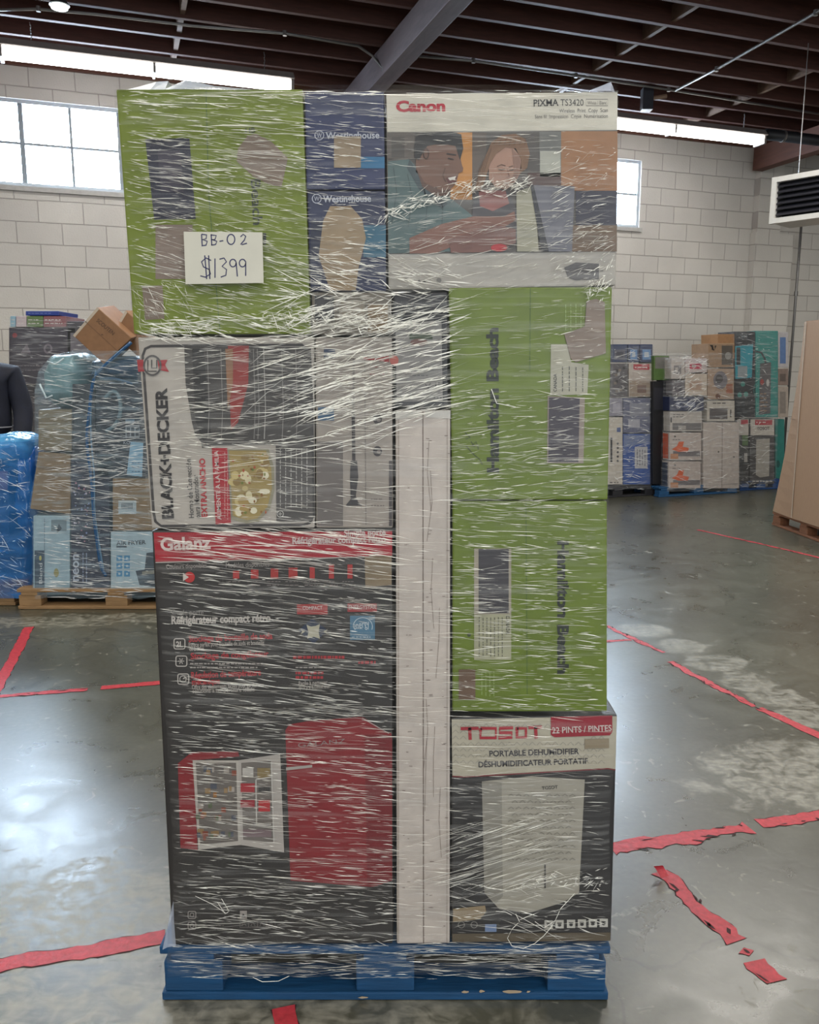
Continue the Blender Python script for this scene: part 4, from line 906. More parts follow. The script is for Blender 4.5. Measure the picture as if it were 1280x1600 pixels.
sheet([[fp(868, 142), fp(880, 142), fp(896, 142), fp(922, 142)], [fp(869, 138, d=.02), fp(881, 132, d=.02), fp(897, 137, d=.02), fp(922, 141, d=.02)]])
sheet([[fp(920, 142), fp(940, 142), fp(955, 142), fp(967, 142)], [fp(922, 140, d=.02), fp(945, 130, d=.01), fp(959, 122, d=.02), fp(966, 141, d=.02)], [fp(925, 139, d=.12), fp(950, 130, d=.10), fp(961, 124, d=.12), fp(967, 140, d=.12)]])
film.part(c, 'loose_fold', smooth=False)
c = MB()
# top cover sheet over the boxes
zt = FF.p(500, 138).z; xs = [FF.p(x, 138).x for x in (179, 966)]
rows = []
for j in range(9):
    y = YF-.008+j*.107; rows.append([Vector((xs[0]+(xs[1]-xs[0])*k/16, y, zt+.004+.006*math.sin(k*1.3+j)*(0 < j < 8))) for k in range(17)])
sheet(rows, FILM); film.part(c, 'film_top', smooth=True)
c = MB(); sheet([[fp(271, 1408, .012), fp(272, 1440, .012), fp(275, 1478, .013)], [fp(266, 1425, .03), fp(262, 1450, .035), fp(262, 1480, .04)], [fp(268, 1430, .012), fp(258, 1462, .02), fp(254, 1484, .03)]]); film.part(c, 'loose_fold', smooth=False)
for path, r in (([(806, 1428), (812, 1440), (800, 1452), (793, 1466), (800, 1478), (818, 1482), (836, 1474), (850, 1462), (862, 1448), (868, 1438)], .0013), ([(868, 1438), (876, 1420), (890, 1405), (898, 1396)], .0012), ([(868, 1438), (850, 1450), (836, 1440)], .001), ([(800, 1430), (790, 1425), (775, 1424)], .001),
                ([(395, 1527), (410, 1534), (435, 1533), (452, 1525)], .0012), ([(340, 1410), (352, 1428), (358, 1424), (346, 1404)], .0009), ([(305, 1400), (330, 1412), (352, 1426)], .0008), ([(768, 608), (776, 630), (806, 636)], .0014)):
    c = MB(); pts = []
    for i in range(len(path)-1):
        for k in range(4):
            u = k/4; pts.append(fp(path[i][0]*(1-u)+path[i+1][0]*u, path[i][1]*(1-u)+path[i+1][1]*u, .0145+.001*math.sin(i*2+k)))
    pts.append(fp(*path[-1], .0145)); c.tube(pts, r*.55, CREASE_GLINT, 5); film.part(c, 'film_strand', smooth=True)
# ------------------------------------------------------------ helpers for the background stacks
def blob(t, name, face, x0, y0, x1, y1, d, mat, n=22, amp=.05, seed=0, pw=2.6, label=None):
    """a soft bulging bag: rounded lump filling the given outline, d metres deep"""
    rnd = random.Random(seed); ph = [rnd.uniform(0, 6) for _ in range(6)]
    a = face.p(x0, y1); b_ = face.p(x1, y1); tp = face.p(x0, y0); cx = (a+b_)/2; ux = (b_-a)/2; uz = (tp-a)/2; cc = cx+uz-face.n*d/2
    c = MB(); vs = []
    for i in range(n+1):
        th = math.pi*i/n
        for k in range(2*n):
            p = math.pi*k/n
            f = lambda q_: math.copysign(abs(q_)**(2/pw), q_)
            X = f(math.sin(th))*f(math.cos(p)); Y_ = f(math.sin(th))*f(math.sin(p)); Z = f(math.cos(th))
            w = 1+amp*(math.sin(X*7+Z*5+ph[0])+math.sin(Y_*9-Z*8+ph[1])*.7+math.sin(p*11+Z*13+ph[2])*.35)
            vs.append(cc+ux*X*w+face.n*(d/2*Y_*w)+uz*Z*w)
    c.add(vs, [(i*2*n+k, i*2*n+(k+1) % (2*n), (i+1)*2*n+(k+1) % (2*n), (i+1)*2*n+k) for i in range(n) for k in range(2*n)], mat)
    return t.part(c, name, smooth=True, label=label)
def bc(face, name, label, x0, y0, x1, y1, d, c, group=None, quad=None, dvec=None, cat='box'):
    return carton(name, label, face, quad or q(x0, y0, x1, y1), d, c, dvec=dvec, group=group, bev=.004, cat=cat)
WOODP = (170, 134, 92)
def wallface(x, y): return Face(floor_p(x, y), -VD)
CFILM = film_mat('clear_film_far', (.72, .74, .76), .06, .38, (4, 4, 40))
BCR = [crease_glint_mat('far_crease_glint', (.95, .95, .93), .75), crease_glint_mat('far_crease_glint_thin', (.85, .88, .90), .4)]  # distant folds, their glints painted in as pale colour

# ------------------------------------------------------------ left: wrapped stack on a wooden pallet
YL = 4.93; FLF = Face((0, YL, 0), (0, -1, 0)); D1 = .8
pl = FLF.p(32, 950); pw2 = 1.22
pallet('pallet', 'bare wooden pallet under the blue strapped stack at left', (pl.x+pw2/2, YL-.03, 0), pw2, 1.0, 0, WOODP, h=.13)
zb = FLF.p(100, 924)
b = bc(FLF, 'appliance_carton', 'white and pale blue box, bottom left on the wooden pallet', 52, 806, 109, 923, .6, (168, 196, 210))
b.rect('side_panel', 54, 860, 69, 922, (54, 74, 96), 1); b.rect('divider', 69, 810, 70, 920, (120, 140, 156), 2); b.text('lettering', 'Blend', 66, 912, 66, 880, 5, (226, 232, 236), 3)
b.rect('picture', 80, 812, 104, 830, (120, 140, 150), 2); b.poly('picture', [(88, 830), (92, 818), (97, 826), (90, 832)], (50, 60, 72), 3); b.poly('icons', circ(88, 895, 4, 7, 12), (160, 150, 70), 2); b.poly('icons', circ(63, 872, 2, 4, 10), (200, 190, 90), 4); b.done()
b = bc(FLF, 'tall_carton', 'tall dark navy box with speckled print in the middle of the left stack', 111, 716, 171, 922, .6, (38, 36, 62))
rnd = random.Random(2)
for k in range(60):
    x, y = rnd.uniform(114, 140), rnd.uniform(745, 850); r = rnd.uniform(.5, 1.7); b.poly('pattern', circ(x, y, r, r, 8), rnd.choice([(210, 200, 220), (190, 130, 150), (140, 150, 200)]), 1)
b.text('lettering', 'neon', 123, 908, 123, 866, 9, (196, 206, 224), 2, .02); b.fine('small_print', 127, 862, 138, 912, (150, 160, 190), 2, 1.4, 2, True); b.done()
b = bc(FLF, 'air_fryer_carton', 'white air fryer box at the lower right of the left stack', 173, 831, 262, 925, .6, (186, 210, 222))
b.text('lettering', 'AIR FRYER', 182, 852, 228, 850, 6.5, (40, 46, 56), 2, .02); b.rect('lettering', 182, 853, 198, 855.5, (60, 70, 84), 2)
for i in range(2):
    for j in range(3): b.rect('icons', 182+i*12, 868+j*12, 191+i*12, 877+j*12, (70, 150, 200), 2); b.poly('icons', circ(186.5+i*12, 872.5+j*12, 2, 2, 8), (190, 220, 236), 3)
b.poly('picture', [(229, 864), (246, 862), (252, 900), (250, 918), (218, 914), (212, 892), (226, 890)], (58, 66, 78), 2); b.poly('picture', [(222, 893), (246, 890), (246, 896), (222, 898)], (150, 146, 130), 3); b.done()
b = bc(FLF, 'brown_carton', 'plain brown carton with a white barcode sticker, above the air fryer box', 176, 748, 262, 829, .6, (150, 122, 82))
b.rect('sticker', 185, 782, 213, 803, (190, 206, 214), 1)
for k in range(9): b.rect('sticker', 190+k*2, 786, 191+k*2, 795, (50, 60, 70), 2)
b.rect('packing_tape', 176, 776, 250, 779, (168, 144, 104), 2); b.done()
b = bc(FLF, 'brown_carton', 'large creased brown carton at the left edge of the left stack', 0, 0, 0, 0, .6, (146, 120, 84), quad=[(60, 706), (110, 710), (110, 804), (47, 795)])
b.poly('flap', [(60, 728), (110, 732), (110, 737), (59, 733)], (124, 100, 68), 1); b.done()
b = bc(FLF, 'brown_carton', 'upper brown carton below the teal bag in the left stack', 60, 640, 112, 704, .6, (132, 118, 88)); b.rect('packing_tape', 62, 664, 112, 670, (150, 138, 108), 1); b.done()
b = bc(FLF, 'coffee_maker_carton', 'dark box with little white window pictures at the right of the left stack', 150, 600, 250, 745, .6, (34, 38, 52))
b.rect('picture', 196, 664, 218, 684, (150, 158, 166), 1); [b.rect('picture', 198+k*7, 668+j*8, 203+k*7, 674+j*8, (60, 66, 76), 2) for k in range(3) for j in range(2)]; b.rect('picture#2', 196, 655, 210, 662, (120, 146, 168), 1)
b.text('lettering', 'KO', 193, 694, 203, 694, 5, (190, 196, 206), 2); b.poly('sticker', [(204, 690), (224, 692), (222, 745), (198, 742)], (150, 196, 226), 2); b.fine('sticker', 206, 720, 220, 740, (90, 120, 150), 3, 1.3, 3); b.done()
b = bc(FLF, 'dark_carton', 'narrow black carton behind the hanging blue hose in the left stack', 113, 600, 148, 714, .6, (36, 36, 44)); b.rect('picture', 116, 650, 146, 690, (70, 76, 84), 1); b.done()
# teal bag, bag with handle
t = Thing('bedding_bag', 'teal tinted clear bag of soft goods on top of the left stack', 'bag', FLF.p(92, 638)-FLF.n*.3)
blob(t, 'bag', FLF, 57, 552, 128, 639, .55, M((112, 150, 156), .3, .25, .3, scale=8), seed=3, amp=.035, pw=3.2)
for (x0, y0, x1, y1) in ((62, 600, 82, 618), (74, 565, 100, 560)):
    c = MB(); c.tube([FLF.p(x0, y0, .015), FLF.p((x0+x1)/2, max(y0, y1)+4, .02), FLF.p(x1, y1, .015)], .006, M((206, 222, 226), .25), 6); t.part(c, 'bag_fold', smooth=True)
t = Thing('blue_bag', 'crumpled dark blue plastic bag beside the teal bag', 'bag', FLF.p(170, 598)-FLF.n*.3)
blob(t, 'bag', FLF, 128, 556, 250, 598, .5, M((26, 62, 94), .25, .3, .5, scale=10), seed=5, amp=.05, pw=3)
def px_tube(t, name, pts, r, mat, face, o, n=8):
    P_ = [face.p(x, y, o) for x, y in pts]; out = []
    for i in range(len(P_)-1):
        p0, p1, p2, p3 = P_[max(i-1, 0)], P_[i], P_[i+1], P_[min(i+2, len(P_)-1)]
        for k in range(5):
            u = k/5; out.append(.5*((2*p1)+(-p0+p2)*u+(2*p0-5*p1+4*p2-p3)*u*u+(-p0+3*p1-3*p2+p3)*u**3))
    out.append(P_[-1]); c = MB(); c.tube(out, r, mat, n); return t.part(c, name, smooth=True)
t = Thing('blue_hose', 'twisted blue plastic strip hanging down the front of the left stack', 'plastic strip', FLF.p(160, 905, .04))
BP = M((48, 96, 144), .25, .25, .3)
px_tube(t, 'strip', [(205, 535), (165, 570), (147, 592), (140, 640), (136, 690), (143, 750), (146, 800), (152, 850), (158, 885), (166, 900)], .010, BP, FLF, .018)
px_tube(t, 'strip', [(150, 580), (143, 620), (142, 680), (147, 740), (148, 800), (155, 850), (162, 892)], .005, M((96, 140, 176), .2), FLF, .016)
px_tube(t, 'strip', [(207, 600), (180, 592), (158, 590), (148, 578)], .008, M((30, 74, 110), .3), FLF, .012)
t = Thing('carry_handle', 'curved grey green handle sticking out beside the blue plastic strip', 'handle', FLF.p(170, 672, .03))
px_tube(t, 'handle', [(164, 622), (176, 612), (186, 620), (188, 645), (180, 664), (166, 674)], .012, M((104, 132, 144), .35), FLF, .008)
# two tipped brown cartons on top
TB = M((150, 108, 72), .6, .12, .05)
def tipped(label, quad, back, tape, dv, off):
    fr = [FLF.p(x, y, off) for x, y in quad]; t = Thing('brown_carton', label, 'box', min(fr, key=lambda p: p.z)); c = MB()
    c.prism(fr, [p+Vector(dv) for p in fr], TB); t.part(c, 'carton', bevel=.005); P_ = Printed(t, Face(FLF.P+FLF.n*off, FLF.n)); return P_
b = tipped('brown carton tipped on its corner on top of the left stack', [(152, 480), (206, 528), (162, 569), (114, 524)], 0, 0, (-.03, .36, .04), .02)
b.poly('packing_tape', [(152, 480), (155, 483), (117, 527), (114, 524)], (206, 190, 170), 1); b.text('lettering', 'SCOUTEN', 150, 502, 176, 524, 6, (84, 58, 38), 2, .01); b.stroke('seam', [(133, 502), (184, 549)], 1, (120, 84, 54), 1); b.fine('small_print', 158, 520, 164, 526, (100, 70, 48), 1); b.done()
b = tipped('second brown carton leaning behind the tipped one against the big stack', [(196, 485), (214, 500), (214, 556), (176, 522)], 0, 0, (.05, .3, .03), -.10)
b.poly('packing_tape', [(196, 485), (199, 488), (180, 520), (176, 518)], (210, 196, 178), 1); b.done()
LCR = [dict(x=(55, 230), y=(560, 925), n=520, a=6, s=9, l=17, w=(.5, 1.3), bright=.5), dict(x=(55, 230), y=(620, 760), n=160, a=-6, s=10, l=24, w=(.5, 1.4), bright=.6), dict(x=(50, 250), y=(905, 935), n=60, a=1, s=5, l=22, w=(.6, 1.4), bright=.5)]
wrap('stretch_wrap', 'bluish clear film around the stack on the bare wooden pallet at left', FLF, [(115, 548), (80, 556), (60, 580), (54, 610), (54, 700), (56, 730), (44, 798), (50, 815), (50, 934)], [(262, 556), (262, 600), (262, 934)], .62, LCR,
     mat=film_mat('bluish_film', (.55, .72, .84), .10, .45, (4, 4, 40)), amp=.005, off=.025, ncol=40, nrow=70, rnd_seed=4, cm=BCR, ragged=1.5)

# far left: blue bagged stack
YB = 5.0; FB = Face((0, YB, 0), (0, -1, 0))
pb = FB.p(27, 950); pallet('pallet', 'wooden pallet under the blue bagged goods at the left edge', (pb.x-.55, YB-.02, 0), 1.1, .9, 0, (150, 118, 80), h=.13)
b = bc(FB, 'blue_carton', 'dark blue carton under blue film at the left edge', -120, 840, 34, 903, .6, (30, 62, 104)); b.rect('packing_tape', -110, 866, 32, 871, (60, 96, 138), 1); b.done()
b = bc(FB, 'brown_carton', 'low brown carton base beneath the blue bagged goods', -110, 905, 44, 929, .6, (140, 104, 66)); b.rect('packing_tape', 8, 906, 14, 926, (168, 140, 100), 1); b.done()
b = bc(FB, 'picture_carton', 'small carton with a pinkish panel in the blue bagged goods', -110, 735, 14, 838, .5, (40, 80, 132)); b.rect('picture', -80, 736, 12, 766, (150, 120, 140), 1); b.done()
t = Thing('blue_bag', 'light blue plastic bag gathered over the goods at the left edge', 'bag', FB.p(20, 838)-FB.n*.3)
blob(t, 'bag', FB, 15, 705, 54, 842, .5, M((16, 92, 176), .22, .3, .5, scale=9), seed=8, amp=.05, pw=3)
blob(t, 'gathered_top', FB, -40, 680, 39, 735, .45, M((92, 168, 222), .2, .25, .6, scale=12), seed=9, amp=.05, pw=2.6)
wrap('stretch_wrap', 'deep blue film around the bagged goods at the left edge', FB, [(-125, 690), (-125, 935)], [(36, 690), (44, 735), (56, 790), (53, 870), (48, 932)], .62, [dict(x=(-20, 54), y=(690, 930), n=170, a=20, s=40, l=12, w=(.5, 1.3), bright=.5)],
     mat=film_mat('blue_film', (.03, .20, .56), .45, .75, (5, 5, 18), .9), amp=.012, off=.03, ncol=30, nrow=40, rnd_seed=6, cm=BCR)

# behind at left: cookware boxes on their own pallet
YK = 7.0; FK = Face((0, YK, 0), (0, -1, 0)); pk = FK.p(60, 845)
pallet('pallet', 'dark pallet far behind the left stack near the wall', (pk.x, YK, 0), 1.1, .9, 0, (90, 74, 56), h=.13)
zk = Face((0, YK, 0), (0, -1, 0))
b = bc(FK, 'carton', 'dark lower carton seen between the person and the left stack', 16, 602, 119, 822, .6, (44, 42, 52)); b.rect('picture', 30, 620, 100, 700, (70, 66, 72), 1); b.done()
b = bc(FK, 'cookware_carton', 'dark cookware box with faint pan pictures behind the left stack', 14, 512, 118, 600, .6, (52, 46, 62))
b.poly('picture', circ(75, 545, 7, 8, 14), (120, 112, 122), 1); b.poly('picture', circ(75, 545, 4, 5, 12), (52, 46, 62), 2); b.poly('picture#2', [(32, 552), (42, 536), (48, 552)], (116, 108, 118), 1); b.fine('small_print', 20, 568, 110, 582, (120, 112, 120), 2, 1.2); b.poly('logo', circ(23, 524, 4, 4, 8), (140, 40, 50), 1); b.done()
for x0, x1, c, lb in ((16, 24, (150, 190, 210), 'pale blue'), (25, 41, (208, 190, 194), 'white'), (42, 67, (92, 122, 56), 'green'), (68, 103, (142, 78, 84), 'red and white')):
    b = bc(FK, 'small_carton', 'little %s box on top of the dark cookware box' % lb, x0, 494, x1, 511, .4, c); b.fine('small_print', x0+2, 497, x1-1, 508, (220, 214, 210), 2, 1.2); b.done()
b = bc(FK, 'flat_blue_box', 'flat blue box lying on the little boxes behind the left stack', 40, 486, 92, 493, .4, (34, 62, 150)); b.fine('small_print', 44, 487, 88, 492, (120, 140, 200), 1, 1); b.done()
b = bc(FK, 'dark_carton', 'dark carton behind the tipped brown carton at left', 105, 502, 150, 600, .5, (60, 56, 66)); b.rect('picture', 110, 520, 140, 560, (110, 104, 112), 1); b.done()
wrap('stretch_wrap', 'clear film around the dark cookware boxes behind the left stack', FK, [(14, 496), (13, 830)], [(152, 500), (152, 830)], .64, [dict(x=(14, 150), y=(500, 640), n=130, a=3, s=6, l=14, w=(.5, 1.1), bright=.35)], mat=CFILM, amp=.004, off=.02, ncol=20, nrow=30, rnd_seed=12, cm=BCR)

# ------------------------------------------------------------ person at the left edge, back to the camera
def skinmesh(t, name, nodes, edges, mat, root=0, sub=2, label=None):
    me = bpy.data.meshes.new(name); me.from_pydata([n[0] for n in nodes], edges, []); ob = bpy.data.objects.new(name, me); COL.objects.link(ob)
    ob.modifiers.new('s', 'SKIN'); ob.modifiers.new('u', 'SUBSURF').levels = sub
    for i, n in enumerate(nodes):
        sv = me.skin_vertices[0].data[i]; r = n[1]; sv.radius = r if isinstance(r, tuple) else (r, r); sv.use_root = (i == root)
    dg = bpy.context.evaluated_depsgraph_get(); dg.update(); m2 = bpy.data.meshes.new_from_object(ob.evaluated_get(dg))
    bpy.data.objects.remove(ob); m2.materials.clear(); m2.materials.append(mat)
    for p in m2.polygons: p.use_smooth = True; p.material_index = 0
    o = bpy.data.objects.new(name, m2); COL.objects.link(o); o.parent = t.e
    if label: o['label'] = label
    return o
PY = 6.15; pp = Face((0, PY, 0), (0, -1, 0)).p(0, 900)
t = Thing('person', 'person in a dark navy jacket seen from behind at the left edge', 'person', (pp.x, PY, 0), math.radians(12))
SK = M((150, 104, 82), .5, .1, .05); NV = M((24, 28, 46), .8, .25, .3, scale=14); NV2 = M((20, 24, 40), .85, .2, .2); HR = M((36, 28, 26), .7, .2)
B = [((0, 0, .96), (.12, .085)), ((0, 0, 1.15), (.12, .09)), ((0, 0, 1.36), (.15, .11)), ((0, 0, 1.47), (.10, .09)), ((0, -.01, 1.55), .055), ((0, -.02, 1.60), .055), ((0, -.03, 1.68), (.075, .092)), ((0, -.03, 1.77), (.07, .085)),
     ((.19, 0, 1.43), .06), ((.25, .01, 1.16), .045), ((.24, -.10, .93), .035), ((.24, -.12, .86), (.038, .02)), ((-.19, 0, 1.43), .06), ((-.25, .01, 1.16), .045), ((-.24, -.10, .93), .035), ((-.24, -.12, .86), (.038, .02)),
     ((.10, 0, .88), .085), ((.11, -.01, .48), .058), ((.11, .02, .09), .04), ((.11, -.10, .045), .035), ((-.10, 0, .88), .085), ((-.11, -.01, .48), .058), ((-.11, .02, .09), .04), ((-.11, -.10, .045), .035)]
E = [(0, 1), (1, 2), (2, 3), (3, 4), (4, 5), (5, 6), (6, 7), (3, 8), (8, 9), (9, 10), (10, 11), (3, 12), (12, 13), (13, 14), (14, 15), (0, 16), (16, 17), (17, 18), (18, 19), (0, 20), (20, 21), (21, 22), (22, 23)]
for sg, k in ((1, 11), (-1, 15)):
    for f, (dx, dl) in enumerate(((-.026, .07), (-.009, .08), (.009, .077), (.025, .062))):
        B.append(((sg*.24+dx, -.13, .83), .010)); B.append(((sg*.24+dx, -.135, .83-dl*.6), .009)); B.append(((sg*.24+dx, -.125, .83-dl), .008)); n_ = len(B); E += [(k, n_-3), (n_-3, n_-2), (n_-2, n_-1)]
    B.append(((sg*.24-sg*.035, -.15, .86), .011)); B.append(((sg*.24-sg*.045, -.165, .82), .009)); n_ = len(B); E += [(k, n_-2), (n_-2, n_-1)]
skinmesh(t, 'body', B, E, SK)
JK = [((0, 0, .93), (.205, .16)), ((0, 0, 1.15), (.19, .145)), ((0, 0, 1.36), (.205, .155)), ((0, 0, 1.47), (.13, .11)), ((0, -.01, 1.53), (.078, .078)),
      ((.20, 0, 1.435), .088), ((.265, .01, 1.16), .078), ((.25, -.09, .93), .062), ((-.20, 0, 1.435), .088), ((-.265, .01, 1.16), .078), ((-.25, -.09, .93), .062)]
skinmesh(t, 'jacket', JK, [(0, 1), (1, 2), (2, 3), (3, 4), (3, 5), (5, 6), (6, 7), (3, 8), (8, 9), (9, 10)], NV)
skinmesh(t, 'trousers', [((0, 0, .99), (.185, .145)), ((.105, 0, .86), .12), ((.115, -.01, .48), .085), ((.115, .02, .10), .072), ((-.105, 0, .86), .115), ((-.115, -.01, .48), .085), ((-.115, .02, .10), .072)], [(0, 1), (1, 2), (2, 3), (0, 4), (4, 5), (5, 6)], NV2)
skinmesh(t, 'hair', [((0, .0, 1.67), (.078, .06)), ((0, -.01, 1.76), (.085, .09)), ((0, -.02, 1.81), (.06, .07))], [(0, 1), (1, 2)], HR)
c = MB(); c.tube([(.19*math.cos(a_), .145*math.sin(a_), 1.045) for a_ in [2*math.pi*k/28 for k in range(29)]], .006, M((150, 150, 156), .6), 6); t.part(c, 'hem_stripe', world=False, smooth=True)
for s_ in (-1, 1):
    c = MB(); c.box(s_*.11-.05, s_*.11+.05, -.20, .09, .002, .07, M((30, 30, 34), .6)); t.part(c, 'shoe', world=False, bevel=.02)
for s_ in (-1, 1):
    c = MB(); c.tube([(s_*.078, -.02, 1.72), (s_*.088, -.01, 1.70), (s_*.078, -.015, 1.665)], [.008, .013, .006], SK, 8); t.part(c, 'ear', world=False, smooth=True)
c = MB(); c.tube([(0, -.115, 1.72), (0, -.14, 1.685), (0, -.118, 1.675)], [.008, .013, .008], SK, 8); t.part(c, 'nose', world=False, smooth=True)
for s_ in (-1, 1):
    c = MB(); c.tube([(s_*.030-.008, -.118, 1.715), (s_*.030+.008, -.118, 1.715)], .007, M((30, 24, 22), .4), 8); t.part(c, 'eye', world=False)
c = MB(); c.tube([(-.02, -.120, 1.645), (.02, -.120, 1.645)], .005, M((140, 72, 66), .5), 8); t.part(c, 'mouth', world=False)

# ------------------------------------------------------------ right: three wrapped stacks before the wall
R1 = wallface(985, 776); R2 = wallface(1085, 774); R3 = wallface(1178, 766)
def wpallet(label, face, x0, x1, y, col):
    a, b_ = face.p(x0, y), face.p(x1, y); mid = (a+b_)/2; mid.z = 0
    return pallet('pallet', label, mid, (b_-a).length, .9, A, col, h=.12)
wpallet('dark pallet under the rear stack just right of the big stack', R1, 905, 1024, 776, (40, 40, 46))
wpallet('blue pallet under the orange and white boxes at right', R2, 1030, 1152, 774, (22, 84, 132))
wpallet('blue pallet under the teal vacuum box at right', R3, 1156, 1222, 766, (22, 70, 128))
def rb(f, name, label, x0, y0, x1, y1, c, d=.3, **k): return bc(f, name, label, x0, y0, x1, y1, d, c, dvec=VD, **k)
# stack 1
for k, (x0, x1) in enumerate(((957, 980), (982, 999), (1001, 1020))):
    lb = ['leftmost', 'middle', 'rightmost'][k]
    b = rb(R1, 'small_blue_carton', '%s of three small blue boxes topping the rear stack at right' % lb, x0, 538, x1, 566, (58, 70, 104), group='small blue boxes on the rear stack'); b.rect('picture', x0+3, 546, x1-3, 562, (110, 150, 196) if k else (96, 96, 110), 1); b.rect('picture', x0+6, 550, x1-6, 558, (196, 206, 216) if k else (60, 60, 76), 2); b.done()
b = rb(R1, 'speckled_carton', 'dark speckled picture box left of the red topped box', 955, 568, 981, 620, (96, 92, 96)); rnd = random.Random(4)
for k in range(14): x, y = rnd.uniform(960, 978), rnd.uniform(575, 614); b.rect('picture', x-2, y-2, x+2, y+2, rnd.choice([(170, 168, 166), (60, 58, 62), (130, 120, 110)]), 1+k*.03)
b.done()
b = rb(R1, 'toaster_carton', 'white box with a red banner in the rear stack at right', 983, 568, 1021, 620, (196, 184, 174)); b.rect('red_banner', 990, 569, 1015, 578, (180, 40, 54), 1); b.fine('lettering', 992, 571, 1014, 577, (222, 196, 192), 1, 2); b.rect('picture', 984, 595, 1020, 619, (160, 142, 124), 1); b.rect('picture', 996, 602, 1010, 614, (120, 92, 80), 2); b.done()
b = rb(R1, 'grey_blue_carton', 'grey blue crinkled box in the middle of the rear stack', 974, 622, 1018, 676, (104, 108, 134)); b.rect('picture', 984, 630, 1014, 650, (140, 142, 156), 1); b.rect('picture#2', 982, 655, 1000, 668, (176, 176, 186), 1); b.done()
b = rb(R1, 'pale_carton', 'pale lilac box beside the big stack in the rear stack', 950, 622, 973, 650, (150, 148, 162)); b.rect('picture', 958, 630, 970, 645, (180, 178, 190), 1); b.done()
b = rb(R1, 'white_carton', 'tall white box with a column of dark dots beside the big stack', 948, 652, 973, 757, (206, 198, 186)); [b.poly('dots', circ(965.5, 693+k*6.8, 1.8, 1.8, 8), (50, 48, 56), 1) for k in range(5)]; b.rect('icon', 964, 668, 970, 675, (80, 100, 150), 1); b.rect('slot', 954, 684, 957, 722, (40, 40, 44), 1); b.fine('small_print', 953, 752, 970, 756, (90, 86, 84), 1, 1.5); b.done()
b = rb(R1, 'blue_carton', 'bright blue box with a white label, bottom of the rear stack', 974, 678, 1017, 757, (44, 84, 160)); b.rect('sticker', 992, 698, 1012, 732, (186, 186, 190), 1); b.fine('sticker', 994, 702, 1010, 728, (110, 110, 124), 4, 1.4, 2, True); b.poly('picture', [(975, 680), (1016, 680), (1016, 690), (975, 700)], (110, 126, 166), 1); b.done()
wrap('stretch_wrap', 'clear film around the rear stack just right of the big stack', R1, [(950, 540), (948, 764)], [(1022, 536), (1020, 600), (1019, 700), (1020, 762)], .34, [dict(x=(952, 1020), y=(540, 765), n=230, a=2, s=25, l=8, w=(.4, 1.1), bright=.5)], mat=CFILM, amp=.006, off=.02, ncol=20, nrow=40, rnd_seed=21, cm=BCR, dvec=VD)
# stack 2
R2b = Face(R2.P+VD*.12, -VD)
b = rb(R2, 'printer_carton', 'white box with a grey printer picture, upper of the orange sided pair', 1047, 643, 1097, 674, (198, 190, 182)); b.rect('picture', 1051, 661, 1096, 672, (120, 116, 116), 1); b.rect('picture', 1060, 665, 1072, 671, (176, 170, 164), 2); b.fine('lettering', 1052, 646, 1070, 653, (110, 106, 106), 2, 1.2); b.rect('side_label', 1039+9, 652, 1050, 660, (60, 60, 62), 2); b.done()
for k, (y0, y1) in enumerate(((676, 719), (721, 763))):
    b = rb(R2, 'printer_carton', ['white box with orange plus marks directly under the grey printer picture box', 'lowest white box with orange marks, standing on the blue pallet'][k], 1046-k, y0, 1096-k, y1, (200, 186, 178), group='orange marked printer boxes')
    b.rect('picture', 1052, y0+29, 1094, y0+37, (112, 104, 106), 1); b.poly('orange_mark', [(1061, y0+14), (1069, y0+14), (1067, y0+22), (1077, y0+24), (1075, y0+30), (1060, y0+30), (1050, y0+26), (1058, y0+21)], (222, 98, 44), 2); b.poly('icons', circ(1055, y0+6, 1.6, 1.6, 8), (80, 76, 76), 1); b.fine('lettering', 1051, y0+9, 1066, y0+13, (120, 112, 112), 1, 1.2); b.rect('picture', 1048, y0+33, 1060, y0+41, (200, 140, 100), 3)
    # orange end panel on the left side
    SFc = Face(R2.p(1046-k, y0), -UD); c = MB(); pz = [R2.p(1046-k, y0+2), R2.p(1046-k, y1-2)]; dn = -UD*.001
    c.add([pz[0]+VD*.02+dn, pz[0]+VD*.28+dn, pz[1]+VD*.28+dn, pz[1]+VD*.02+dn], [(0, 1, 2, 3)], M((212, 86, 42), .5) if k == 0 else M((40, 56, 84), .5)); b.t.part(c, 'end_panel', label='orange end panel' if k == 0 else 'dark blue end panel'); b.done()
b = rb(R2, 'white_double_carton', 'big plain white two door carton in the right hand stack', 1099, 660, 1155, 763, (202, 190, 182)); b.stroke('seam', [(1129, 661), (1128, 762)], 1, (140, 128, 122), 1); b.poly('smudge', circ(1123, 706, 1.5, 1.5, 8), (90, 84, 80), 1); b.poly('smudge', circ(1147, 714, 1.3, 1.3, 8), (90, 84, 80), 1); b.done()
b = rb(R2, 'microwave_carton', 'white box picturing a dark oven, on the plain white carton', 1105, 626, 1148, 658, (204, 196, 184)); b.rect('picture', 1109, 638, 1137, 655, (92, 84, 84), 1); b.rect('picture', 1141, 640, 1143, 652, (70, 64, 64), 1); b.fine('lettering', 1114, 628, 1142, 632, (80, 74, 74), 1, 1.6); b.done()
b = rb(R2, 'slow_cooker_carton', 'tan box with a round silver pot picture in the right stack', 1106, 576, 1147, 624, (176, 150, 128)); b.poly('picture', circ(1126, 594, 11, 14, 18), (120, 114, 120), 1); b.poly('picture', circ(1124, 592, 6, 7, 14), (70, 64, 66), 2); b.rect('picture#2', 1135, 600, 1145, 615, (160, 96, 66), 1); b.poly('picture#3', circ(1122, 619, 4, 4, 10), (110, 70, 50), 2); b.done()
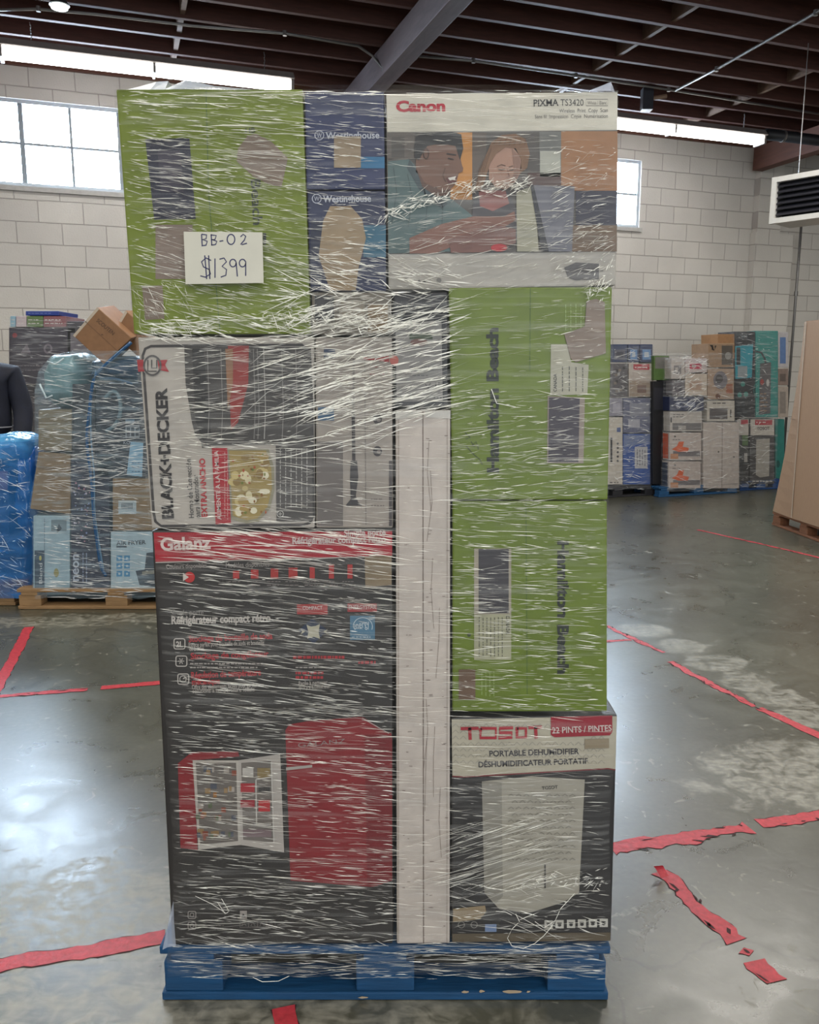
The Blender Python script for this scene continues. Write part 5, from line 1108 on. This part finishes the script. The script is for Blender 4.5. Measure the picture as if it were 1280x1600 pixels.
b = rb(R2, 'coffee_carton', 'brown box with a kitchen photo topping the right stack', 1107, 537, 1146, 574, (164, 134, 106)); b.rect('picture', 1128, 540, 1145, 570, (92, 84, 76), 1); b.poly('picture', circ(1138, 556, 5, 6, 12), (150, 146, 140), 2); b.poly('logo', [(1109, 539), (1114, 539), (1112, 546), (1117, 546), (1117, 540), (1120, 540), (1116, 548)], (50, 44, 40), 2); b.done()
b = rb(R2b, 'brown_carton', 'plain brown carton peeking over the top of the right stack', 1122, 522, 1150, 560, (170, 126, 86)); b.rect('packing_tape', 1122, 536, 1150, 539, (190, 156, 116), 1); b.done()
for x0, y0, x1, y1, c, c2, lb in ((1049, 560, 1070, 592, (198, 188, 180), (130, 124, 124), 'white box with dark print, upper left in the right stack'), (1071, 560, 1105, 582, (206, 190, 186), (200, 60, 90), 'white box with a pink scribble print in the right stack'),
                              (1051, 594, 1070, 618, (122, 116, 120), (80, 76, 84), 'small dark framed box left of the crumpled film'), (1071, 584, 1105, 618, (208, 192, 176), (190, 160, 140), 'cream box under crumpled film in the right stack'),
                              (1046, 620, 1100, 642, (46, 54, 88), (130, 136, 160), 'navy box directly on the grey printer picture box')):
    b = rb(R2, 'small_carton', lb, x0, y0, x1, y1, c); w_ = x1-x0; h_ = y1-y0; b.rect('picture', x0+w_*.2, y0+h_*.35, x0+w_*.75, y0+h_*.75, c2, 1); b.rect('picture', x0+w_*.3, y0+h_*.45, x0+w_*.5, y0+h_*.65, c, 2); b.done()
b = rb(R2b, 'green_carton', 'small green and grey box behind the white boxes of the right stack', 1022, 556, 1046, 594, (92, 122, 62)); b.rect('picture', 1024, 558, 1046, 576, (124, 122, 116), 1); b.done()
b = rb(R2b, 'black_carton', 'tall black box in the dark gap between two right hand stacks', 1020, 596, 1045, 757, (24, 24, 30)); b.rect('picture', 1022, 606, 1044, 640, (44, 44, 54), 1); b.done()
wrap('stretch_wrap', 'crumpled clear film around the orange and white boxes at right', R2, [(1047, 551), (1047, 640), (1044, 700), (1043, 768)], [(1108, 536), (1149, 536), (1149, 655), (1157, 659), (1156, 768)], .34,
     [dict(x=(1046, 1156), y=(540, 768), n=230, a=-3, s=25, l=8, w=(.4, 1.1), bright=.45), dict(x=(1046, 1106), y=(556, 640), n=120, a=-20, s=35, l=9, w=(.6, 1.4), bright=.7)], mat=CFILM, amp=.006, off=.02, ncol=24, nrow=40, rnd_seed=22, cm=BCR, dvec=VD)
# stack 3
TEAL = (40, 140, 132)
b = rb(R3, 'vacuum_carton', 'black and teal vacuum box, left one at the top of the right end stack', 1149, 518, 1180, 652, (34, 36, 42)); b.poly('teal_panel', [(1149, 541), (1177, 538), (1175, 590), (1149, 592)], (30, 150, 168), 1); b.rect('picture', 1151, 543, 1157, 570, (26, 30, 36), 2); b.rect('picture#2', 1153, 572, 1168, 590, (150, 160, 164), 2); b.text('lettering', 'iwoo', 1158, 528, 1168, 527, 5, (170, 176, 180), 2)
for x, y in ((1161, 600), (1156, 617), (1166, 616)): b.poly('icons', circ(x, y, 3.6, 4, 12), (60, 140, 130), 2)
b.fine('small_print', 1152, 630, 1172, 648, (90, 96, 100), 3, 1.2); b.done()
b = rb(R3, 'vacuum_carton', 'tall teal vacuum box picturing a robot brush, right end stack', 1181, 517, 1216, 652, TEAL); b.poly('picture', [(1188, 568), (1205, 566), (1204, 646), (1186, 648)], (92, 88, 90), 2); b.stroke('picture', [(1181, 549), (1190, 551), (1195, 560), (1197, 568)], 3, (50, 56, 60), 3)
b.poly('picture', circ(1191, 597, 3, 5, 10), (160, 60, 54), 3.5); b.poly('picture', circ(1200, 598, 2.5, 6, 10), (190, 186, 180), 3.5); b.fine('picture', 1188, 612, 1203, 645, (150, 120, 90), 5, 1.6, 3)
b.stroke('curves', circ(1184, 609, 6, 12, 14, 90, 270), 1.4, (30, 96, 92), 2); b.done()
R3b = Face(R3.P+VD*.10, -VD)
for y0, y1, c, c2, lb in ((519, 574, (196, 190, 192), (100, 130, 180), 'topmost pale box at the far right edge of the teal stack'), (576, 602, (150, 130, 120), (110, 96, 90), 'small tan box at the right edge of the teal stack'), (604, 652, (186, 172, 160), (150, 140, 132), 'cream box below the small tan one on the teal stack')):
    b = rb(R3b, 'narrow_carton', lb, 1216, y0, 1232, y1, c); b.rect('picture', 1219, y0+8, 1228, y1-6, c2, 1); b.done()
b = rb(R3, 'dehumidifier_carton', 'small dehumidifier box with a red banner under the teal vacuum box', 1172, 655, 1210, 756, (64, 60, 60)); b.rect('header_band', 1173, 655, 1210, 680, (200, 192, 182), 1); b.rect('red_banner', 1180, 656, 1207, 664, (176, 40, 54), 2); b.fine('red_banner', 1182, 657, 1205, 663, (220, 190, 186), 1, 2, 3); b.text('lettering', 'TOSOT', 1183, 672, 1203, 671.5, 5, (70, 50, 50), 2, .03)
b.poly('picture', [(1182, 687), (1203, 685), (1202, 744), (1188, 746), (1181, 742)], (170, 164, 154), 2); b.fine('icons', 1176, 750, 1208, 754, (190, 186, 180), 1, 2, 2); b.done()
b = rb(R3, 'dehumidifier_carton', 'dark dehumidifier box seen left of the small one at right', 1152, 655, 1170, 756, (50, 48, 48)); b.rect('header_band', 1152, 655, 1170, 680, (196, 188, 180), 1); b.rect('red_banner', 1158, 656, 1169, 663, (176, 40, 54), 2); b.rect('picture', 1160, 680, 1172-3, 696, (80, 110, 60), 2); b.rect('picture#2', 1163, 708, 1168, 722, (170, 166, 160), 2); b.done()
b = rb(R3b, 'teal_carton', 'teal carton edge below the cream box near the brown bin', 1212, 655, 1226, 756, (46, 130, 122)); b.poly('curves', circ(1216, 725, 3, 6, 10), (30, 90, 86), 1); b.done()
wrap('stretch_wrap', 'clear film around the teal and dehumidifier boxes at the right end', R3, [(1147, 518), (1149, 655), (1151, 762)], [(1217, 516), (1216, 655), (1213, 762)], .34, [dict(x=(1148, 1216), y=(518, 764), n=200, a=0, s=30, l=7, w=(.4, 1), bright=.4)], mat=CFILM, amp=.006, off=.02, ncol=16, nrow=40, rnd_seed=23, cm=BCR, dvec=VD)

# brown cardboard bin on its pallet at the right edge
Ab, Bb = floor_p(1206, 820), floor_p(1281, 848); d_ = (Bb-Ab).normalized(); bn = Vector((-d_.y, d_.x, 0)); wid = 1.12
rot_ = math.atan2(d_.y, d_.x); mid = Ab+d_*wid/2
pallet('pallet', 'reddish wooden pallet under the brown cardboard bin at right', mid, wid, 1.0, rot_, (140, 92, 62), h=.13)
t = Thing('cardboard_bin', 'tall brown cardboard bin with bulging sides at the right edge', 'cardboard bin', mid+bn*.5+Vector((0, 0, .132)))
FBn = Face(Ab, -bn); Hb = FBn.p(1240, 504).z; KR = M((176, 142, 112), .75, .06, .08, scale=30, stretch=(6, 6, .5), name='brown_corrugated_board')
def bp(a, dd, z): return Ab+d_*a+bn*dd+Vector((0, 0, z))
bot = [(0, .0), (.02, .98), (wid, .98), (wid, .0), (.42, -.02), (.40, -.02)]; top = [(.16, .08), (.18, .92), (wid-.02, .92), (wid-.02, .04), (.36, .0), (.34, .0)]
c = MB(); n = 14; vs = []; 
for i in range(n+1):
    s_ = i/n; e = (1-s_)**1.6
    for (a0, b0), (a1, b1) in zip(bot, top): vs.append(bp(a1+(a0-a1)*e, b1+(b0-b1)*e, .133+(Hb-.133)*s_))
m_ = len(bot); c.add(vs, [(i*m_+k, i*m_+(k+1) % m_, (i+1)*m_+(k+1) % m_, (i+1)*m_+k) for i in range(n) for k in range(m_)]+[tuple(n*m_+k for k in range(m_))], KR); t.part(c, 'bin_wall')
c = MB(); vs = []
for i in range(n+1):
    s_ = i/n; e = (1-s_)**1.6
    for a_, o_ in ((.335, -.004), (.35, -.004)): vs.append(bp(a_+.05*e, o_-.02*e-.0015, .14+(Hb-.15)*s_))
c.add(vs, [(2*i, 2*i+1, 2*i+3, 2*i+2) for i in range(n)], M((206, 184, 160), .7)); t.part(c, 'edge_strip', label='pale folded edge strip')
c = MB(); c.add([bp(.14, .06, 1.02)-bn*.03, bp(.34, -.03, 1.02)-bn*.004, bp(.34, -.03, 1.028)-bn*.004, bp(.14, .06, 1.028)-bn*.03], [(0, 1, 2, 3)], M((150, 118, 90), .8)); t.part(c, 'crease_line')
